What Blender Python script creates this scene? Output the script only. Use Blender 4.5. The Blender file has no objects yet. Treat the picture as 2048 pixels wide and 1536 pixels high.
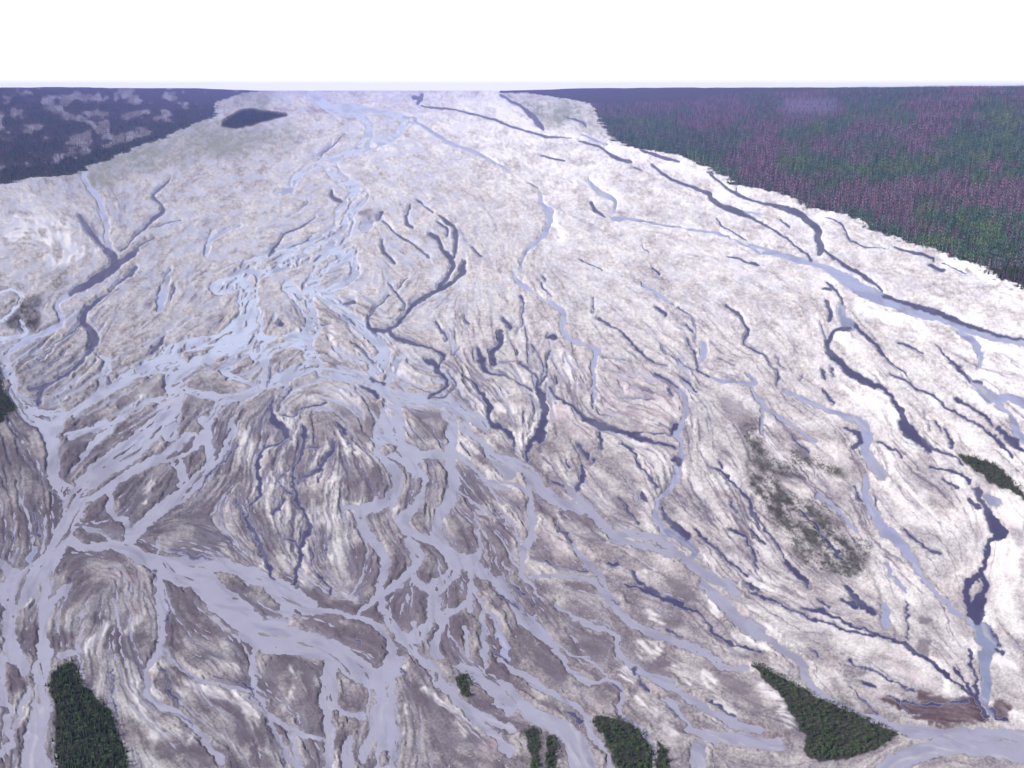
import bpy, math, random
import numpy as np

C = bpy.context.scene.collection
RNG = np.random.default_rng(7)
random.seed(7)

# ------------------------------------------------------------------ survey
# Channels, bars and wooded islands were sketched on tiles of the aerial view;
# every sketch point is laid down on the sloping valley floor below.
TILES = {'a0': (0, 180, .2539), 'a1': (500, 180, .2539), 'a2': (1000, 180, .2539), 'a3': (1500, 180, .2676),
         'b0': (0, 500, .2539), 'b1': (500, 500, .2539), 'b2': (1000, 500, .2539), 'b3': (1500, 500, .2676),
         'c0': (0, 840, .2539), 'c1': (500, 840, .2539), 'c2': (1000, 840, .2539), 'c3': (1500, 840, .2676),
         'd0': (0, 1160, .2539), 'd1': (500, 1160, .2539), 'd2': (1000, 1160, .2539), 'd3': (1500, 1160, .2676)}
TRACE = """
P a0 50 660,650 700,760 780,850:60 800,950 840,1050:70 840,1150 870,1250:60 900,1330
D a0 28 1360,680:14 1300,745 1225,800 1215,850 1270,900 1280,960:40 1200,1020:40 1140,1090 1090,1130 1000,1230:20 950,1270
D a0 16 1430,1030 1300,1055 1230,1080
D a0 22 1220,1160 1100,1230 1050,1310 900,1400
S a0 40 1680,1120 1650,1200 1620,1300
P a0 30 1900,1060 1750,1130 1650,1200
S a1 90 480,40 560,90 640,150 760,180 850,200:70 920,250:70 950,300:70 930,380:80 880,450
S a1 70 1240,240 1190,310 1100,380 1000,430 920,460 800,490 680,540 580,560
S a1 50 620,130 800,130 1000,160 1100,190 1200,220 1300,240:70
P a1 40 1300,240 1400,310 1500,370 1600,430 1750,480 1850,530 2048,640:20
D a1 40 1290,60 1350,70
D a1 36 1320,110 1360,40
D a1 22 1350,130 1500,145 1650,165 1800,205 1920,235 2048,285
S a1 120 620,580 690,680 780,750 880,810
S a1 180 880,830:150 760,950 740,1040 720,1120 620,1200:200 450,1260 300,1310 150,1370 0,1410
S a1 60 580,560 470,610 400,660 350,700 330,790
P a1 60 330,790 260,800 190,810:30
D a1 48 640,790:30 650,840 720,880:30
P a1 110 960,1040:60 900,1080
D a1 60 1030,970 1010,1020:30
B a1 0 840,950 1000,940 1040,1000 990,1060 880,1010
D a1 22 1050,1030 1100,1070 1150,1130 1220,1180 1330,1250 1420,1320
D a1 28 1260,900:15 1240,980 1230,1050:40 1290,1085
D a1 20 1310,860 1380,920 1440,970
D a1 38 1490,990:20 1560,1040 1610,1090 1620,1150:60 1620,1220 1610,1320:25
D a1 28 1480,1040 1550,1090 1560,1150
D a1 45 1420,1140 1480,1180:60 1510,1250:35 1560,1310 1600,1370:50 1600,1400
D a1 22 1740,1240 1830,1310
D a1 40 1690,1350:15 1670,1418
D a1 25 1040,1180 1045,1260 1080,1310 1140,1370
D a1 14 460,880 370,960 290,1000
D a1 22 520,1000:12 400,1080 280,1130 240,1180:35 190,1250:35 150,1310
D a1 18 490,1150 400,1210 300,1250
P a1 40 640,400:20 600,470 520,530
D a1 18 740,350 650,440 560,520
D b0 80 850,0 900,60 890,110
D b0 80 1080,0:40 960,90 860,170:100 740,240:110 640,300:90 560,345:60
P b0 50 560,345 480,390 450,460 480,560 450,610 350,650:60 200,720 80,810 20,860
D b0 30 1060,130:40 1020,190:40 950,250:22 860,340:20 790,380 720,440:50 670,500:55 650,560:60 700,620:90 740,680:100 730,740:80 690,810:50 640,880:35 560,950:32 450,1020 340,1080:50 250,1100:40
D b0 50 330,1090 310,1160 300,1220:40
D b0 20 650,580 520,680 420,760 330,850 250,920
D b0 14 560,760 450,860 350,950 270,1000
D b0 20 1340,150 1290,210
D b0 60 1300,680:20 1240,760 1180,820:30
P b0 70 1320,210:30 1280,350 1260,450 1240,480:30
D b0 22 1370,300 1330,400
D b0 14 1170,690 1130,760
S b0 150 2048,150 1900,210 1820,260:120
S b0 180 1930,280:120 1950,400 1950,520 1900,600 1750,690:110 1550,730:110 1350,800:120 1250,880:110 1100,950:90
S b0 60 0,850:70 60,960:80 110,1050:80 100,1130 150,1220:70 220,1310:80 330,1370:90 400,1440:120
S b0 60 200,1250 330,1280 460,1300:80 560,1280:50 700,1200:60 800,1150:70 950,1050:90 1050,980:110 1200,930:120 1400,900:160
S b0 150 1400,900 1350,1050 1380,1150 1360,1300 1330,1450
S b0 130 460,1300 440,1400
S b0 40 1360,1200:110 1200,1180:50 1050,1270 900,1350 700,1420 560,1490
S b0 70 1400,1050:100 1500,1120 1600,1140 1750,1160 1900,1150 2048,1090
S b0 70 1750,1160 1700,1250 1640,1350 1600,1497:100
S b0 100 2048,700:150 1800,760:120 1600,860:80 1450,950:90
S b0 40 2048,1080 1850,1000 1750,950 1850,850
S b0 40 0,700 100,690 200,660 160,560
S b0 22 0,330 100,310 170,350 130,440 60,520 0,560
P b0 14 60,460 120,400
S b0 60 780,1150 800,1000:70 860,900:50 800,840:30
D b0 30 850,1000 850,1060
B b0 0 900,1190 1020,1110 1120,1010 1230,1000 1330,1090 1200,1130 1060,1180 970,1270
B b0 0 50,540 180,430 250,370 340,330 300,450 330,520 310,640 180,640 60,620
V b0 0 50,540 180,400 300,380 330,420 300,520 310,620 180,640 60,620
V b0 0 400,280 450,230 510,220 490,280 440,310
W b0 0 1060,1170 1120,1090 1240,1010 1200,1100 1100,1180
W b0 30 1340,740 1480,670
W b0 0 390,20 640,0 760,30 700,60 540,110 420,110
W b0 30 1880,500 1800,600 1700,650
W b0 40 1900,1100 1990,1080
W b0 30 380,430 440,400
W a0 90 120,1040 300,1060 560,1060:60
W a0 120 100,1130 350,1160 600,1200
W a0 130 420,1330 600,1290 760,1270:60
D a0 30 620,990:60 740,1150:60 820,1240
B a0 60 650,1000 750,1130 800,1230
B a0 50 940,950 960,1080
S b1 150 -250,300 0,200 150,130 350,80 600,40
S b1 170 0,200 -20,400 20,560 40,700 60,830:120
S b1 120 300,300 420,420 480,520 500,620 440,700 470,800 520,900
S b1 120 800,20 600,100 500,250 450,380
S b1 110 560,340 660,420 760,510 860,590 940,660 1020,730 1060,820 1020,930
S b1 90 560,960 700,990 860,1010 960,1060 1050,1120 1120,1190
S b1 100 400,700 250,640 120,720:50
S b1 120 500,900 350,960 200,1030 100,1080:60
S b1 60 100,900 150,800 300,740 420,760
S b1 150 1120,1190 1140,1280 1130,1400 1120,1497:200
S b1 100 1080,1110 1200,1160 1400,1180 1550,1210 1700,1290 1850,1380
S b1 60 1180,860 1120,960 1060,1080
S b1 60 1050,800 950,950 1000,1060
S b1 36 640,700 760,820 900,860 1020,900
S b1 70 800,0 820,200 700,280 560,340
S b1 30 1620,1250 1560,1400 1570,1497
D b1 45 1690,80:20 1680,170:60 1620,230:35 1500,310:35 1380,370 1270,450 1220,520:35 1150,590:35 1090,630
D b1 35 1090,630 1150,690:40 1250,730 1380,760:30 1480,800:32 1530,850:42 1500,900:25 1480,950
D b1 48 1390,870 1450,900 1480,960 1530,1010 1540,1070:40 1500,1110:35 1420,1150:50
D b1 18 1560,970 1610,1040 1590,1100 1500,1160 1400,1160
D b1 42 1540,20 1600,90 1590,150 1560,210 1500,270 1480,310
D b1 40 930,570 960,630 1060,640
D b1 24 930,560 970,480 1050,420 1090,350
D b1 40 960,630 990,670
D b1 22 1100,270 1150,340 1210,420 1200,480
D b1 18 1170,310 1240,220
D b1 22 1060,20 1140,100
D b1 22 740,510 820,590
D b1 30 740,430 820,410
D b1 18 820,730 900,810 980,890
D b1 22 1460,550 1530,650 1550,720
D b1 55 1970,650 1970,740 1900,820 1930,890
D b1 35 1800,780 1830,900:55 1870,960 2048,1010:15
D b1 25 1680,510 1690,560 1720,570
D b1 40 1690,1000:25 1770,1060:30 1840,1150 1890,1220:50 1870,1300 1900,1370 2000,1410 2048,1470:50
D b1 20 1650,770 1600,830
D b1 60 180,1170:30 165,1260:40 200,1340:60 260,1400:70 300,1470:80
D b1 22 340,1090 260,1180 220,1260
D b1 22 250,1290 340,1310 400,1260 540,1220 600,1200
D b1 35 400,1380 440,1470
D b1 32 690,1370 770,1440
D b1 16 160,870 150,980 130,1080
D b1 18 250,860 230,960
D b1 24 390,900 340,960
D b1 36 880,1070 960,1120 1000,1160
D b1 30 230,560 250,600
D b1 14 560,590 640,580
D b1 22 940,1010 1060,1060
B b1 0 600,880 700,900 830,960 800,990 650,950
B b1 0 1220,1220 1350,1260 1500,1300 1560,1400 1540,1497 1280,1497 1300,1380
B b1 0 800,1230 950,1200 1050,1230 950,1400 900,1480 760,1400 700,1260
W b1 0 1200,940 1330,950 1400,1030 1330,1080 1250,1060
W b1 0 1110,930 1200,930 1200,1010 1110,1020
B b1 0 1110,1040 1200,1010 1240,1110 1180,1100
I b1 0 130,430 230,430 360,540 350,640 200,680 100,640
I b1 0 600,620 700,680 800,700 900,820 800,840 680,800
I b1 0 720,330 840,330 850,390 740,440
W b1 30 640,620 650,720 680,790
W b1 40 780,330 830,350
W b1 60 1970,1240 2030,1260
W b1 50 730,1130 770,1190
P b2 40 95,150:18 130,230:45 200,290:60 250,330:20 330,380:15 430,430:40 490,490:60 500,560:60 500,630:45 560,700:40 680,750:20 780,790:60
P b2 36 770,790 740,900 730,1050 740,1200 740,1260:14
D b2 26 160,370:35 180,420 175,560:20 130,660:14
D b2 34 30,530 80,630
D b2 40 0,650 5,740
D b2 15 310,230 345,290 400,370
D b2 20 340,210 360,250
D b2 17 730,370 730,500
D b2 25 780,540:32 860,590 940,630 1000,700:30 1080,780:28 1150,850:22 1230,890:16 1320,915:12
P b2 40 1130,280 1220,330 1310,390 1340,410:18
D b2 13 1340,420 1440,480 1510,530 1535,620 1535,720
D b2 24 1200,140 1260,190
D b2 36 1240,460 1310,510
D b2 33 1780,430 1850,490 1920,570 1955,640 1940,690 1920,730:22 1990,790:14 2048,810:12
D b2 26 1460,590 1510,640
D b2 20 1460,700 1500,780 1550,870 1560,950 1640,1000
D b2 14 1260,740 1300,800 1380,860 1460,910 1540,950
P b2 60 1590,740 1600,830 1580,880:30
P b2 42 1200,960:25 1280,1000 1360,1050:25 1420,1110:25 1450,1170:48 1450,1300:55 1420,1400:50 1400,1497
D b2 26 1220,970 1290,1010 1400,1090
D b2 26 1400,980:12 1480,1050 1550,1110
P b2 30 1640,1000 1750,1030 1900,1040 2000,1060
D b2 11 930,1040 960,1110 1000,1165 1100,1170 1230,1180
D b2 40 390,1080:22 430,1140:22 500,1190:26 590,1250:34 660,1310:50 760,1370:70 850,1400:60 960,1430:50 1080,1470:50
D b2 16 1040,1440 1200,1445 1360,1455
D b2 20 250,740 310,850 340,930 320,1030
D b2 22 380,790 360,900 370,980 310,1060
D b2 26 150,880 240,950 290,1010 290,1080
D b2 80 290,1080:40 340,1160:65 350,1260 340,1360:90 310,1497:90
D b2 14 0,880 120,880
D b2 16 0,960 150,1040 270,1110
D b2 40 0,1380 60,1440 100,1497
D b2 12 230,1130 270,1230 250,1350 220,1450
D b2 12 190,1280 180,1400
D b2 40 400,680 440,690
D b2 24 120,780 140,830
D b2 30 440,1000 430,1050
D b2 26 1330,1100 1340,1150
D b2 40 1380,1380 1360,1440
D b2 14 1720,860 1850,910
D b2 12 820,850 1040,880
W b2 60 480,830 560,970 590,1050:40
W b2 50 1300,560 1380,640
W b2 80 30,1220 110,1260
R b2 0 900,920 1300,940 1430,1100 1440,1300 1350,1450 1050,1440 850,1300 800,1100
B b2 0 1700,1150 1950,1250 2048,1380 1950,1450 1800,1340
R b2 0 400,1230 500,1240 700,1350 800,1440 600,1480 420,1400
D a2 28 0,40:22 80,80 180,140:35 250,200:50 320,280:40 340,310:25
D a2 26 520,215 640,250 680,290
D a2 28 620,400:20 780,450 870,510 960,550:42 1040,570
D a2 24 1060,610 1130,640:14
P a2 30 640,350 760,400 850,430
D a2 34 1110,470:20 1200,510 1300,540 1420,570:16
D a2 30 1190,590 1230,620 1300,670 1420,730 1560,780 1650,820:60 1670,860:50 1760,920:50 1870,960:55 1960,1000:30 2048,1050:22
P a2 28 1870,950 2048,980
D a2 24 1640,650 1720,720 1780,770 1860,820:30 1960,860:30 2048,885
D a2 14 1870,740 1860,820
P a2 50 690,690:30 700,730:40 760,790:60 850,840:60 900,880 890,960:40
D a2 30 720,890 760,950:40 830,1000:18
P a2 28 900,1020:60 1000,1010:40 1180,1050 1400,1080 1600,1110 1750,1140 1900,1210 2048,1290
D a2 18 1700,1010 1760,1080 1850,1130 1950,1190
D a2 16 220,730 300,770
P a2 50 320,800:25 330,890:50 390,970:80 380,1060:70 330,1160:50 230,1250:35 180,1320:28 150,1418:22
D a2 20 320,520 420,540 510,555
D a2 15 630,1330 720,1380 810,1418
D a2 14 1120,1230 1180,1280
D a2 20 1800,1310 1900,1340 2048,1380
P a2 12 300,640 450,680 600,740
P a2 12 400,900 520,970 700,1040 900,1100
D a2 24 0,250 130,300 300,350 420,375 560,375:10
W a2 120 40,170 180,230 300,300
W a2 80 360,310 560,320 620,370
W a2 60 850,460 1050,460 1160,540
W a2 60 1280,590 1500,610 1660,680
W a2 60 1690,820 1900,880 2048,940
W a2 40 780,730 940,860
W a2 90 420,1040 480,1160
D a3 21 0,950 100,1010 220,1070 300,1120 350,1180 430,1230 460,1270:34
D a3 50 0,820:22 100,850:28 200,870:42 300,900:52 380,930:50 440,980:60 490,1020:76 520,1060:80 510,1120:60 530,1180:76 520,1220:70
D a3 28 560,1200 640,1270 720,1320:40 800,1370 900,1418:20
P a3 50 0,1160:28 150,1200:38 300,1260 450,1290 560,1330 650,1360:60 750,1418:70
D a3 18 680,990 710,1050 730,1110 830,1160 900,1180 1050,1185:10
D a3 14 560,950 620,960 690,1000
D a3 30 1080,1170:20 1200,1210 1350,1255:34 1370,1280
D a3 36 1340,1310 1440,1350
D a3 14 1440,1300 1610,1370
D a3 18 220,970 300,1030
D a3 20 1060,1080 1010,1080
D a3 22 0,1280 70,1310
W a3 60 520,960 700,900 1000,1040
W a3 60 1450,1260 1700,1330 1900,1418
D b3 20 780,140 860,200:36 940,260:28 990,310:14
P b3 100 100,20:36 300,50:48 450,90:48 560,130:58 660,190:80 760,250:110 850,310:120 950,350:110 1080,400:105 1200,450:100 1350,490:90 1500,530:80 1600,580:90 1750,630:80 1900,670:70 2048,690:60
D b3 34 1000,350 1100,380 1300,440:60 1500,510:50 1700,590 1850,640:25 2048,675:22
W b3 12 1320,520 1500,545
D b3 26 570,250 620,290 680,360 690,400
D b3 34 570,380 600,460 600,530
D b3 22 540,290 600,300
Q b3 90 690,430:50 700,520:75 740,560:110
D b3 32 740,590 650,600 610,640 590,700:45
D b3 30 780,560:50 820,600 900,670:35 980,760:32 1060,850:18 1150,920:15 1200,990:12
D b3 70 520,540:12 560,640:16 580,720:28 620,790:55 690,850:82 760,920:86 860,980:76 980,1030:44
D b3 60 980,1030:28 1050,1090:32 1100,1160:42 1140,1230:55 1170,1300:76 1220,1370:95 1290,1440:95 1330,1495:55
D b3 20 1040,920:15 1150,970 1250,1040 1350,1080 1450,1160 1560,1230 1700,1310 1830,1390 1900,1460:30
D b3 24 1120,690 1200,730 1290,770:14
D b3 22 1380,700:14 1460,800 1560,880:34 1640,980:36
P b3 80 1640,960:55 1740,1050:80 1830,1110:90 1950,1100 2048,1150
D b3 28 1680,975 1730,990
P b3 50 1560,620:36 1660,680:65 1710,760:65 1720,840:30 1700,900:16
D b3 28 1540,1110 1680,1190 1780,1250 1820,1310
P b3 45 1850,1150 1950,1240 2000,1350 2048,1420
D b3 38 1870,1330 1950,1430 2048,1497
P b3 60 260,1050:24 400,1110:34 520,1170:42 650,1220:52 760,1260:64 840,1310:75 880,1380:85 870,1460:80
D b3 45 720,1340:30 800,1370 830,1430:55 780,1470
D b3 16 0,730 100,790 170,870 220,940:20 200,1010:24
D b3 15 190,800 260,890
P b3 36 0,930 50,990
P b3 30 20,1040 50,1100 100,1170 90,1300 100,1400
P b3 26 100,1170 200,1230 300,1300 400,1380 500,1430
D b3 28 1450,1340 1500,1430 1520,1480
D b3 18 1380,1270 1420,1350
D b3 24 560,1060 620,1150
D b3 28 540,900 560,960
D b3 24 610,890 610,940
D b3 20 400,930 380,970
D b3 12 1300,1200 1350,1350
W b3 120 830,420 1100,520 1300,620:60
W b3 110 660,640 760,720
W b3 160 760,1010 900,1120 1050,1280
W b3 90 1750,700 2000,800
W b3 70 1790,850 1800,1000
W b3 40 1450,110 1750,190 2048,330
W b3 80 2048,1250 1980,1180
S c0 130 350,50 400,150 420,280 420,400:110 430,480:120 520,560:150 580,680:170 540,800:170 480,930:170 420,1060:170 330,1180:200 220,1280:260 100,1380:300
S c0 200 1300,0:180 1150,120 1000,260:230 850,350:200 700,450:150 600,560:80
S c0 70 1500,170:200 1350,260:140 1200,330:90 1050,400 900,500 750,600:50 640,650:50
S c0 110 1600,0:80 1650,100:70 1650,230:80 1660,330:70 1600,430 1500,540:130 1350,640:120 1250,720:120 1150,800 1050,900 1000,980
S c0 100 1380,330:120 1420,400 1440,490
S c0 46 1830,0 1830,100 1770,230 1700,350 1640,450
S c0 55 870,560 870,680:80 900,760:60 990,790:45 1010,850 990,960:60
S c0 120 480,900:150 620,990:90 760,1000:70 880,980:80 1000,1010:110 1120,1080:130 1250,1130:140 1400,1150:170 1600,1130:160 1750,1140:130 1900,1200:110 2048,1270:110
S c0 32 700,860 800,890 880,950
S c0 60 1250,1130 1260,1230 1250,1350 1240,1497
S c0 160 1250,1180:120 1400,1250:130 1550,1260:130 1700,1330:170 1800,1430:190 1900,1497:200
S c0 100 0,1120:60 60,1180:90 120,1260:150 40,1350:120
Q c0 50 300,1010:30 220,1110
S c0 26 880,600 920,500 1000,450
S c0 24 1250,950 1240,1060
S c0 28 520,120 700,60 850,0
S c0 55 640,300 760,160 880,80
S c0 24 560,400 640,300
S c0 24 640,600 760,500 860,440
D c0 24 1350,1010 1450,1040 1540,1080:34 1680,1090:12
D c0 14 370,300 355,520 420,570 500,640
D c0 26 270,740 290,860 300,930
D c0 22 100,900 110,980
D c0 22 1860,200 1780,310 1650,430 1560,560
D c0 26 2048,590 1980,650 1960,740 1940,830:42 2000,900 2048,970
D c0 20 1860,620 1900,720 1930,800
D c0 12 1220,1180 1240,1280
B c0 0 620,760 760,620 850,570 830,700 760,830 640,840
B c0 0 790,830 870,770 960,800 960,900 900,920
B c0 0 920,560 1080,450 1100,560 1110,640 1010,740 940,680
B c0 0 1180,650 1280,560 1380,520 1370,540 1250,630
B c0 0 500,150 650,100 800,60 700,180 560,260
B c0 0 540,260 640,220 560,400 520,470 450,420
B c0 0 1080,900 1230,770 1280,780 1250,940 1220,1040 1150,1040
B c0 0 1340,700 1450,610 1490,580 1430,690
B c0 0 1330,1020 1450,900 1560,960 1640,1030 1500,1030
B c0 0 520,1010 700,1060 600,1180 380,1240 450,1120
B c0 0 1300,1220 1400,1250 1550,1310 1640,1450 1500,1497 1400,1400
R c0 60 680,1200 1000,1240 1180,1310
R c0 50 1160,560 1270,440
W c0 26 1200,480 1160,560 1140,640
W c0 40 100,790 110,880
W c0 60 1920,120 1960,240
W c0 50 1980,220 1990,330
V c0 30 1080,200 1180,150
D c1 60 180,0:90 250,60:60 310,110:28 240,180:20 120,220:22
D c1 40 150,120:20 110,210:30 80,300:44 60,420:44 75,520 80,590:28 10,650:22
D c1 42 0,850 50,900:48 70,980 120,1080 160,1150 180,1240:28
D c1 40 420,60:45 425,180 400,280:36 350,400:34 330,480:26 350,560:34 380,650 430,740 470,850:48 440,920 390,1000 390,1120:58 360,1200:45 340,1300:35
D c1 36 650,170:60 660,240:55 600,310:38 530,390 450,440 370,500:28
D c1 22 310,380 240,470 250,530 330,590
D c1 32 230,640:22 200,740:40
D c1 22 250,930 330,960 380,1020
D c1 14 640,900 600,1020 550,1080
D c1 26 490,1020 490,1150
D c1 36 510,1190 590,1270 640,1380
D c1 22 570,390 550,490
D c1 28 680,20 760,80
D c1 20 60,80 40,100
D c1 30 470,210 520,220
D c1 16 900,430 970,500 970,590
D c1 12 750,130 840,250
D c1 20 280,620 240,700
D c1 22 850,770 870,775
S c1 250 1110,0 1080,130:280 1150,220:200 1280,280:180
S c1 110 1000,250:60 1080,330:80 1150,420:100 1160,520 1120,600:120 1050,660 940,690 870,740:90 890,840:80 950,930:90 1010,1010:90 1060,1090:80 1060,1200:70 1010,1300:60
S c1 40 720,680 850,690
S c1 90 1200,300:120 1300,400 1370,430:60 1350,560:50 1290,680:80 1200,780:130 1240,870:80 1350,920 1450,960 1520,1030 1600,1110:120
S c1 100 1600,0:90 1600,150:90 1580,280 1590,400 1610,500 1570,640 1500,740:95 1460,830:70 1480,930 1560,1020 1640,1110:130 1720,1120:160
S c1 75 1280,280 1450,270 1580,300
S c1 42 1560,200 1650,280 1760,380 1860,470 1960,520 2048,560
S c1 70 1680,40 1750,120:50 1850,180:60 1900,270:90 1980,350:110 2048,420:120
S c1 40 1760,720:20 1800,830:20 1810,950:35 1790,1060:70 1750,1130:120
S c1 80 1720,1120:150 1820,1190:100 1920,1270:70 2000,1360:60 2048,1420:50
S c1 110 1640,1150:130 1580,1230 1500,1310 1450,1400 1440,1497:130
S c1 60 1240,950:80 1320,1050:110 1290,1160:70 1200,1260 1080,1340:50 960,1420:45 880,1497:40
S c1 70 1290,1260 1400,1340 1460,1400:90
S c1 50 1010,1300:60 1020,1400 1040,1497:40
S c1 42 1720,1160:60 1740,1280 1730,1400 1720,1497
S c1 125 0,1210:110 150,1260 280,1330 380,1400 480,1470:140
S c1 22 1640,560 1750,640 1850,720 1960,780
S c1 20 1850,420 1900,560 1980,660
I c1 0 1010,230 1060,190 1140,190 1150,230 1060,270
B c1 0 960,370 1080,400 1080,500 990,580 950,480
B c1 0 700,560 820,480 940,440 960,560 880,640 740,640
B c1 0 1300,1190 1360,1190 1480,1300 1470,1350 1380,1320
B c1 0 1690,920 1780,920 1770,1070 1720,1050
B c1 0 820,1000 950,970 1020,1100 1020,1230 960,1350 800,1250 760,1150
B c1 0 1100,1080 1200,1070 1220,1150 1150,1230 1100,1180
B c1 0 1840,830 2000,790 2048,900 2048,1200 1930,1130 1850,1000
W c1 60 480,660 560,760 640,850:40
W c1 40 700,110 780,220
W c1 40 400,1290 500,1240
W c1 30 760,1360 840,1430
W c1 40 150,500 230,420
R c1 40 1660,690 1860,800
P c2 50 1440,0:58 1400,100:58 1430,250:48 1410,370:80 1390,460:58 1300,580:52 1240,640:36 1230,740:42 1280,850:42 1310,910:40
D c2 60 1370,310 1420,340
D c2 40 1270,690:26 1330,790 1420,870 1480,920:55
Q c2 70 1330,880 1430,920 1510,980 1530,1070:50
S c2 110 0,310:100 120,340 250,440:130 330,540:140 430,630:120 560,680 700,720:100 780,790:100 850,870:90 1000,900:90 1150,910:80 1260,950:90 1350,1010:90 1450,1090:95 1560,1170:100 1680,1240 1800,1310 1850,1380:120
S c2 80 220,480:70 230,600:70 250,700 250,820:90 240,920:100 200,1010 160,1130:70 180,1230:60 260,1310:45
S c2 32 0,480 150,520 220,600
S c2 50 450,800:22 540,930:32 640,1060:50 730,1160:60 800,1260 870,1370 960,1480
S c2 46 240,1230 400,1220 600,1240 740,1260
S c2 30 0,760 80,800 130,900 160,1000
S c2 60 850,900 1000,970 1200,1010 1350,1060
S c2 80 560,560:100 650,640 720,700:60
S c2 26 160,1180 240,1300 340,1420
S c2 26 30,1100 120,1300 260,1420
D c2 40 640,350 650,450 620,540
D c2 42 620,200 680,290
D c2 28 780,100 790,230
D c2 25 970,190 1040,240 1080,310 1140,410 1200,490:38 1230,530
D c2 26 1640,360:16 1740,400 1800,470 1880,540 1960,620 1990,720 2048,860:20
D c2 24 1740,330 1760,380
D c2 24 1820,640 1870,720
D c2 28 1540,870 1640,960 1740,1060 1860,1150 1960,1230:20
D c2 34 1800,860 1900,900 1960,980 2000,1100 2020,1160
D c2 34 1100,580 1160,640
D c2 28 1030,1180 1100,1270 1180,1330
D c2 34 980,1300 1150,1340 1300,1400 1450,1450
D c2 26 510,310 540,370
D c2 26 740,300 720,350
D c2 28 400,480 500,520
D c2 16 250,1080 400,1130 540,1160 700,1200
D c2 40 870,1130 930,1130
D c2 28 950,600 1000,680 1100,820
D c2 20 460,830 560,960:30
D c2 90 340,0 310,90 250,180:60 220,230:40 205,320:28
D c2 60 720,20 800,60 900,70 1000,100 1120,150:42 1250,180:34 1380,220:28
D c2 24 50,60 100,130 110,250
B c2 0 860,600 1000,600 1110,720 1060,800 930,740
B c2 0 500,760 620,720 720,800 760,900 640,860
B c2 0 1300,1290 1450,1290 1540,1380 1450,1440
B c2 0 280,650 420,720 480,740 380,760 300,740
R c2 0 320,860 430,820 560,1000 640,1120 480,1100 310,1060
W c2 24 1130,1090 1170,1160 1140,1250
W c2 16 1170,1160 1220,1180
W c2 40 1640,1080 1700,1140
W c2 24 1000,1020 1120,1080
W c2 60 850,150 1100,220 1300,300
W c2 40 1880,1190 2000,1260
W c2 60 1480,420 1560,560
W c2 30 330,240 380,390
V c2 60 1980,80 1950,300 1980,480
P c3 80 860,60 860,200 860,250
S c3 100 870,260:80 920,340:110 1000,420:80
P c3 70 870,420:60 860,520:60 880,620:60 930,720:80 1010,820:100 1080,880:80 1160,970:70 1240,1080:78 1290,1170:40 1360,1260:34 1460,1370:26 1580,1480:20
D c3 80 1690,520:40 1740,620:70 1790,720:90 1850,820:130 1900,870:60 1800,900:60 1770,980:45 1750,1090:48 1740,1170:40 1750,1250:48 1720,1350:110 1700,1480:140
D c3 50 1700,1160 1640,1230 1630,1330:60 1660,1450:110
D c3 50 250,1060:38 340,1130:66 420,1210:56 440,1260:18
D c3 22 0,590 60,720 130,830 200,930 260,1060
D c3 30 0,820 100,920
D c3 28 380,680:20 500,800 580,920 680,1040
P c3 38 500,560 620,640 700,740 800,830
D c3 24 770,500 830,600
D c3 26 1350,350 1500,380 1590,420 1650,460:45
D c3 20 1440,450 1560,510
D c3 38 1640,590 1700,650
D c3 24 1140,820 1230,890 1330,960 1440,1000
P c3 60 1780,570 1850,630
P c3 32 1030,1080 1080,1180 1160,1290
D c3 46 1870,60 1920,130 2000,170
D c3 24 1700,30 1800,110 1880,180 1960,270
P c3 48 1960,0 2000,110 2048,160
D c3 45 700,1240:30 800,1340:50 880,1420 940,1450:28
D c3 16 930,570 950,680
D c3 20 310,120 380,200 440,250
D c3 20 960,170 1050,200 1140,280
D c3 100 1140,20:70 1180,90 1250,140 1320,190:48 1400,230:24 1540,290:20 1600,350:20
W c3 50 130,170 200,250 230,290
W c3 40 1040,330 1120,400
W c3 40 1280,550 1320,560
W c3 120 1880,600 1990,760
W c3 120 1930,950 1950,1100
W c3 24 1150,580 1350,720 1550,830
V c3 0 0,410 200,420 250,520 400,600 600,650 700,750 680,870 900,940 860,1120 780,1190 620,1170 450,1130 330,1000 250,850 150,800 100,680 0,560
V c3 0 540,360 660,380 640,420 560,420
V c3 0 -20,280 120,300 240,320 440,410 380,450 200,420 20,380
V c3 0 -60,40 40,60 90,180 140,270 40,280 -40,180
V c3 0 350,270 520,300 720,400 680,440 500,380 360,340
V c3 0 300,240 370,250 380,340 310,340
V c3 90 640,940 760,1000 820,1080
V c3 90 500,1050 650,1100
V c3 90 500,680 640,780
S d0 160 100,100:180 80,250:120 70,400:130 90,550:150 150,620:150 180,700:120
S d0 120 330,60:160 340,300:90 330,450:90 350,600:120 330,720:170 340,850:150 320,1050:180 290,1200:180 270,1350:220 290,1481:280
S d0 50 0,640 100,600
S d0 55 20,960 80,1020 60,1150 80,1280 0,1360
S d0 40 230,860 200,940 160,1050 120,1150
S d0 60 0,600 10,800 20,940
S d0 60 1250,0:80 1260,150:80 1270,330:70 1280,470:40 1240,580:50 1180,650:50 1160,760:40 1160,880:50 1220,960 1330,1020 1440,1080:50 1530,1160 1600,1250 1700,1370 1750,1430:70
D d0 13 1130,720 1130,900 1200,990 1350,1050 1500,1110 1520,1160
D d0 13 1360,580 1430,700 1530,770
S d0 26 1290,540 1360,640 1450,720 1560,780 1700,820 1850,850 1990,880
S d0 230 1600,0 1700,130 1800,230 1950,330:210 2048,420
S d0 50 2010,500 2000,640 1990,760 2000,880 2048,970
S d0 70 470,590 560,570
S d0 40 400,560 380,660
S d0 60 380,300 420,180 520,60
B d0 0 820,500 900,330 1000,230 980,420 980,560 870,540
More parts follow.
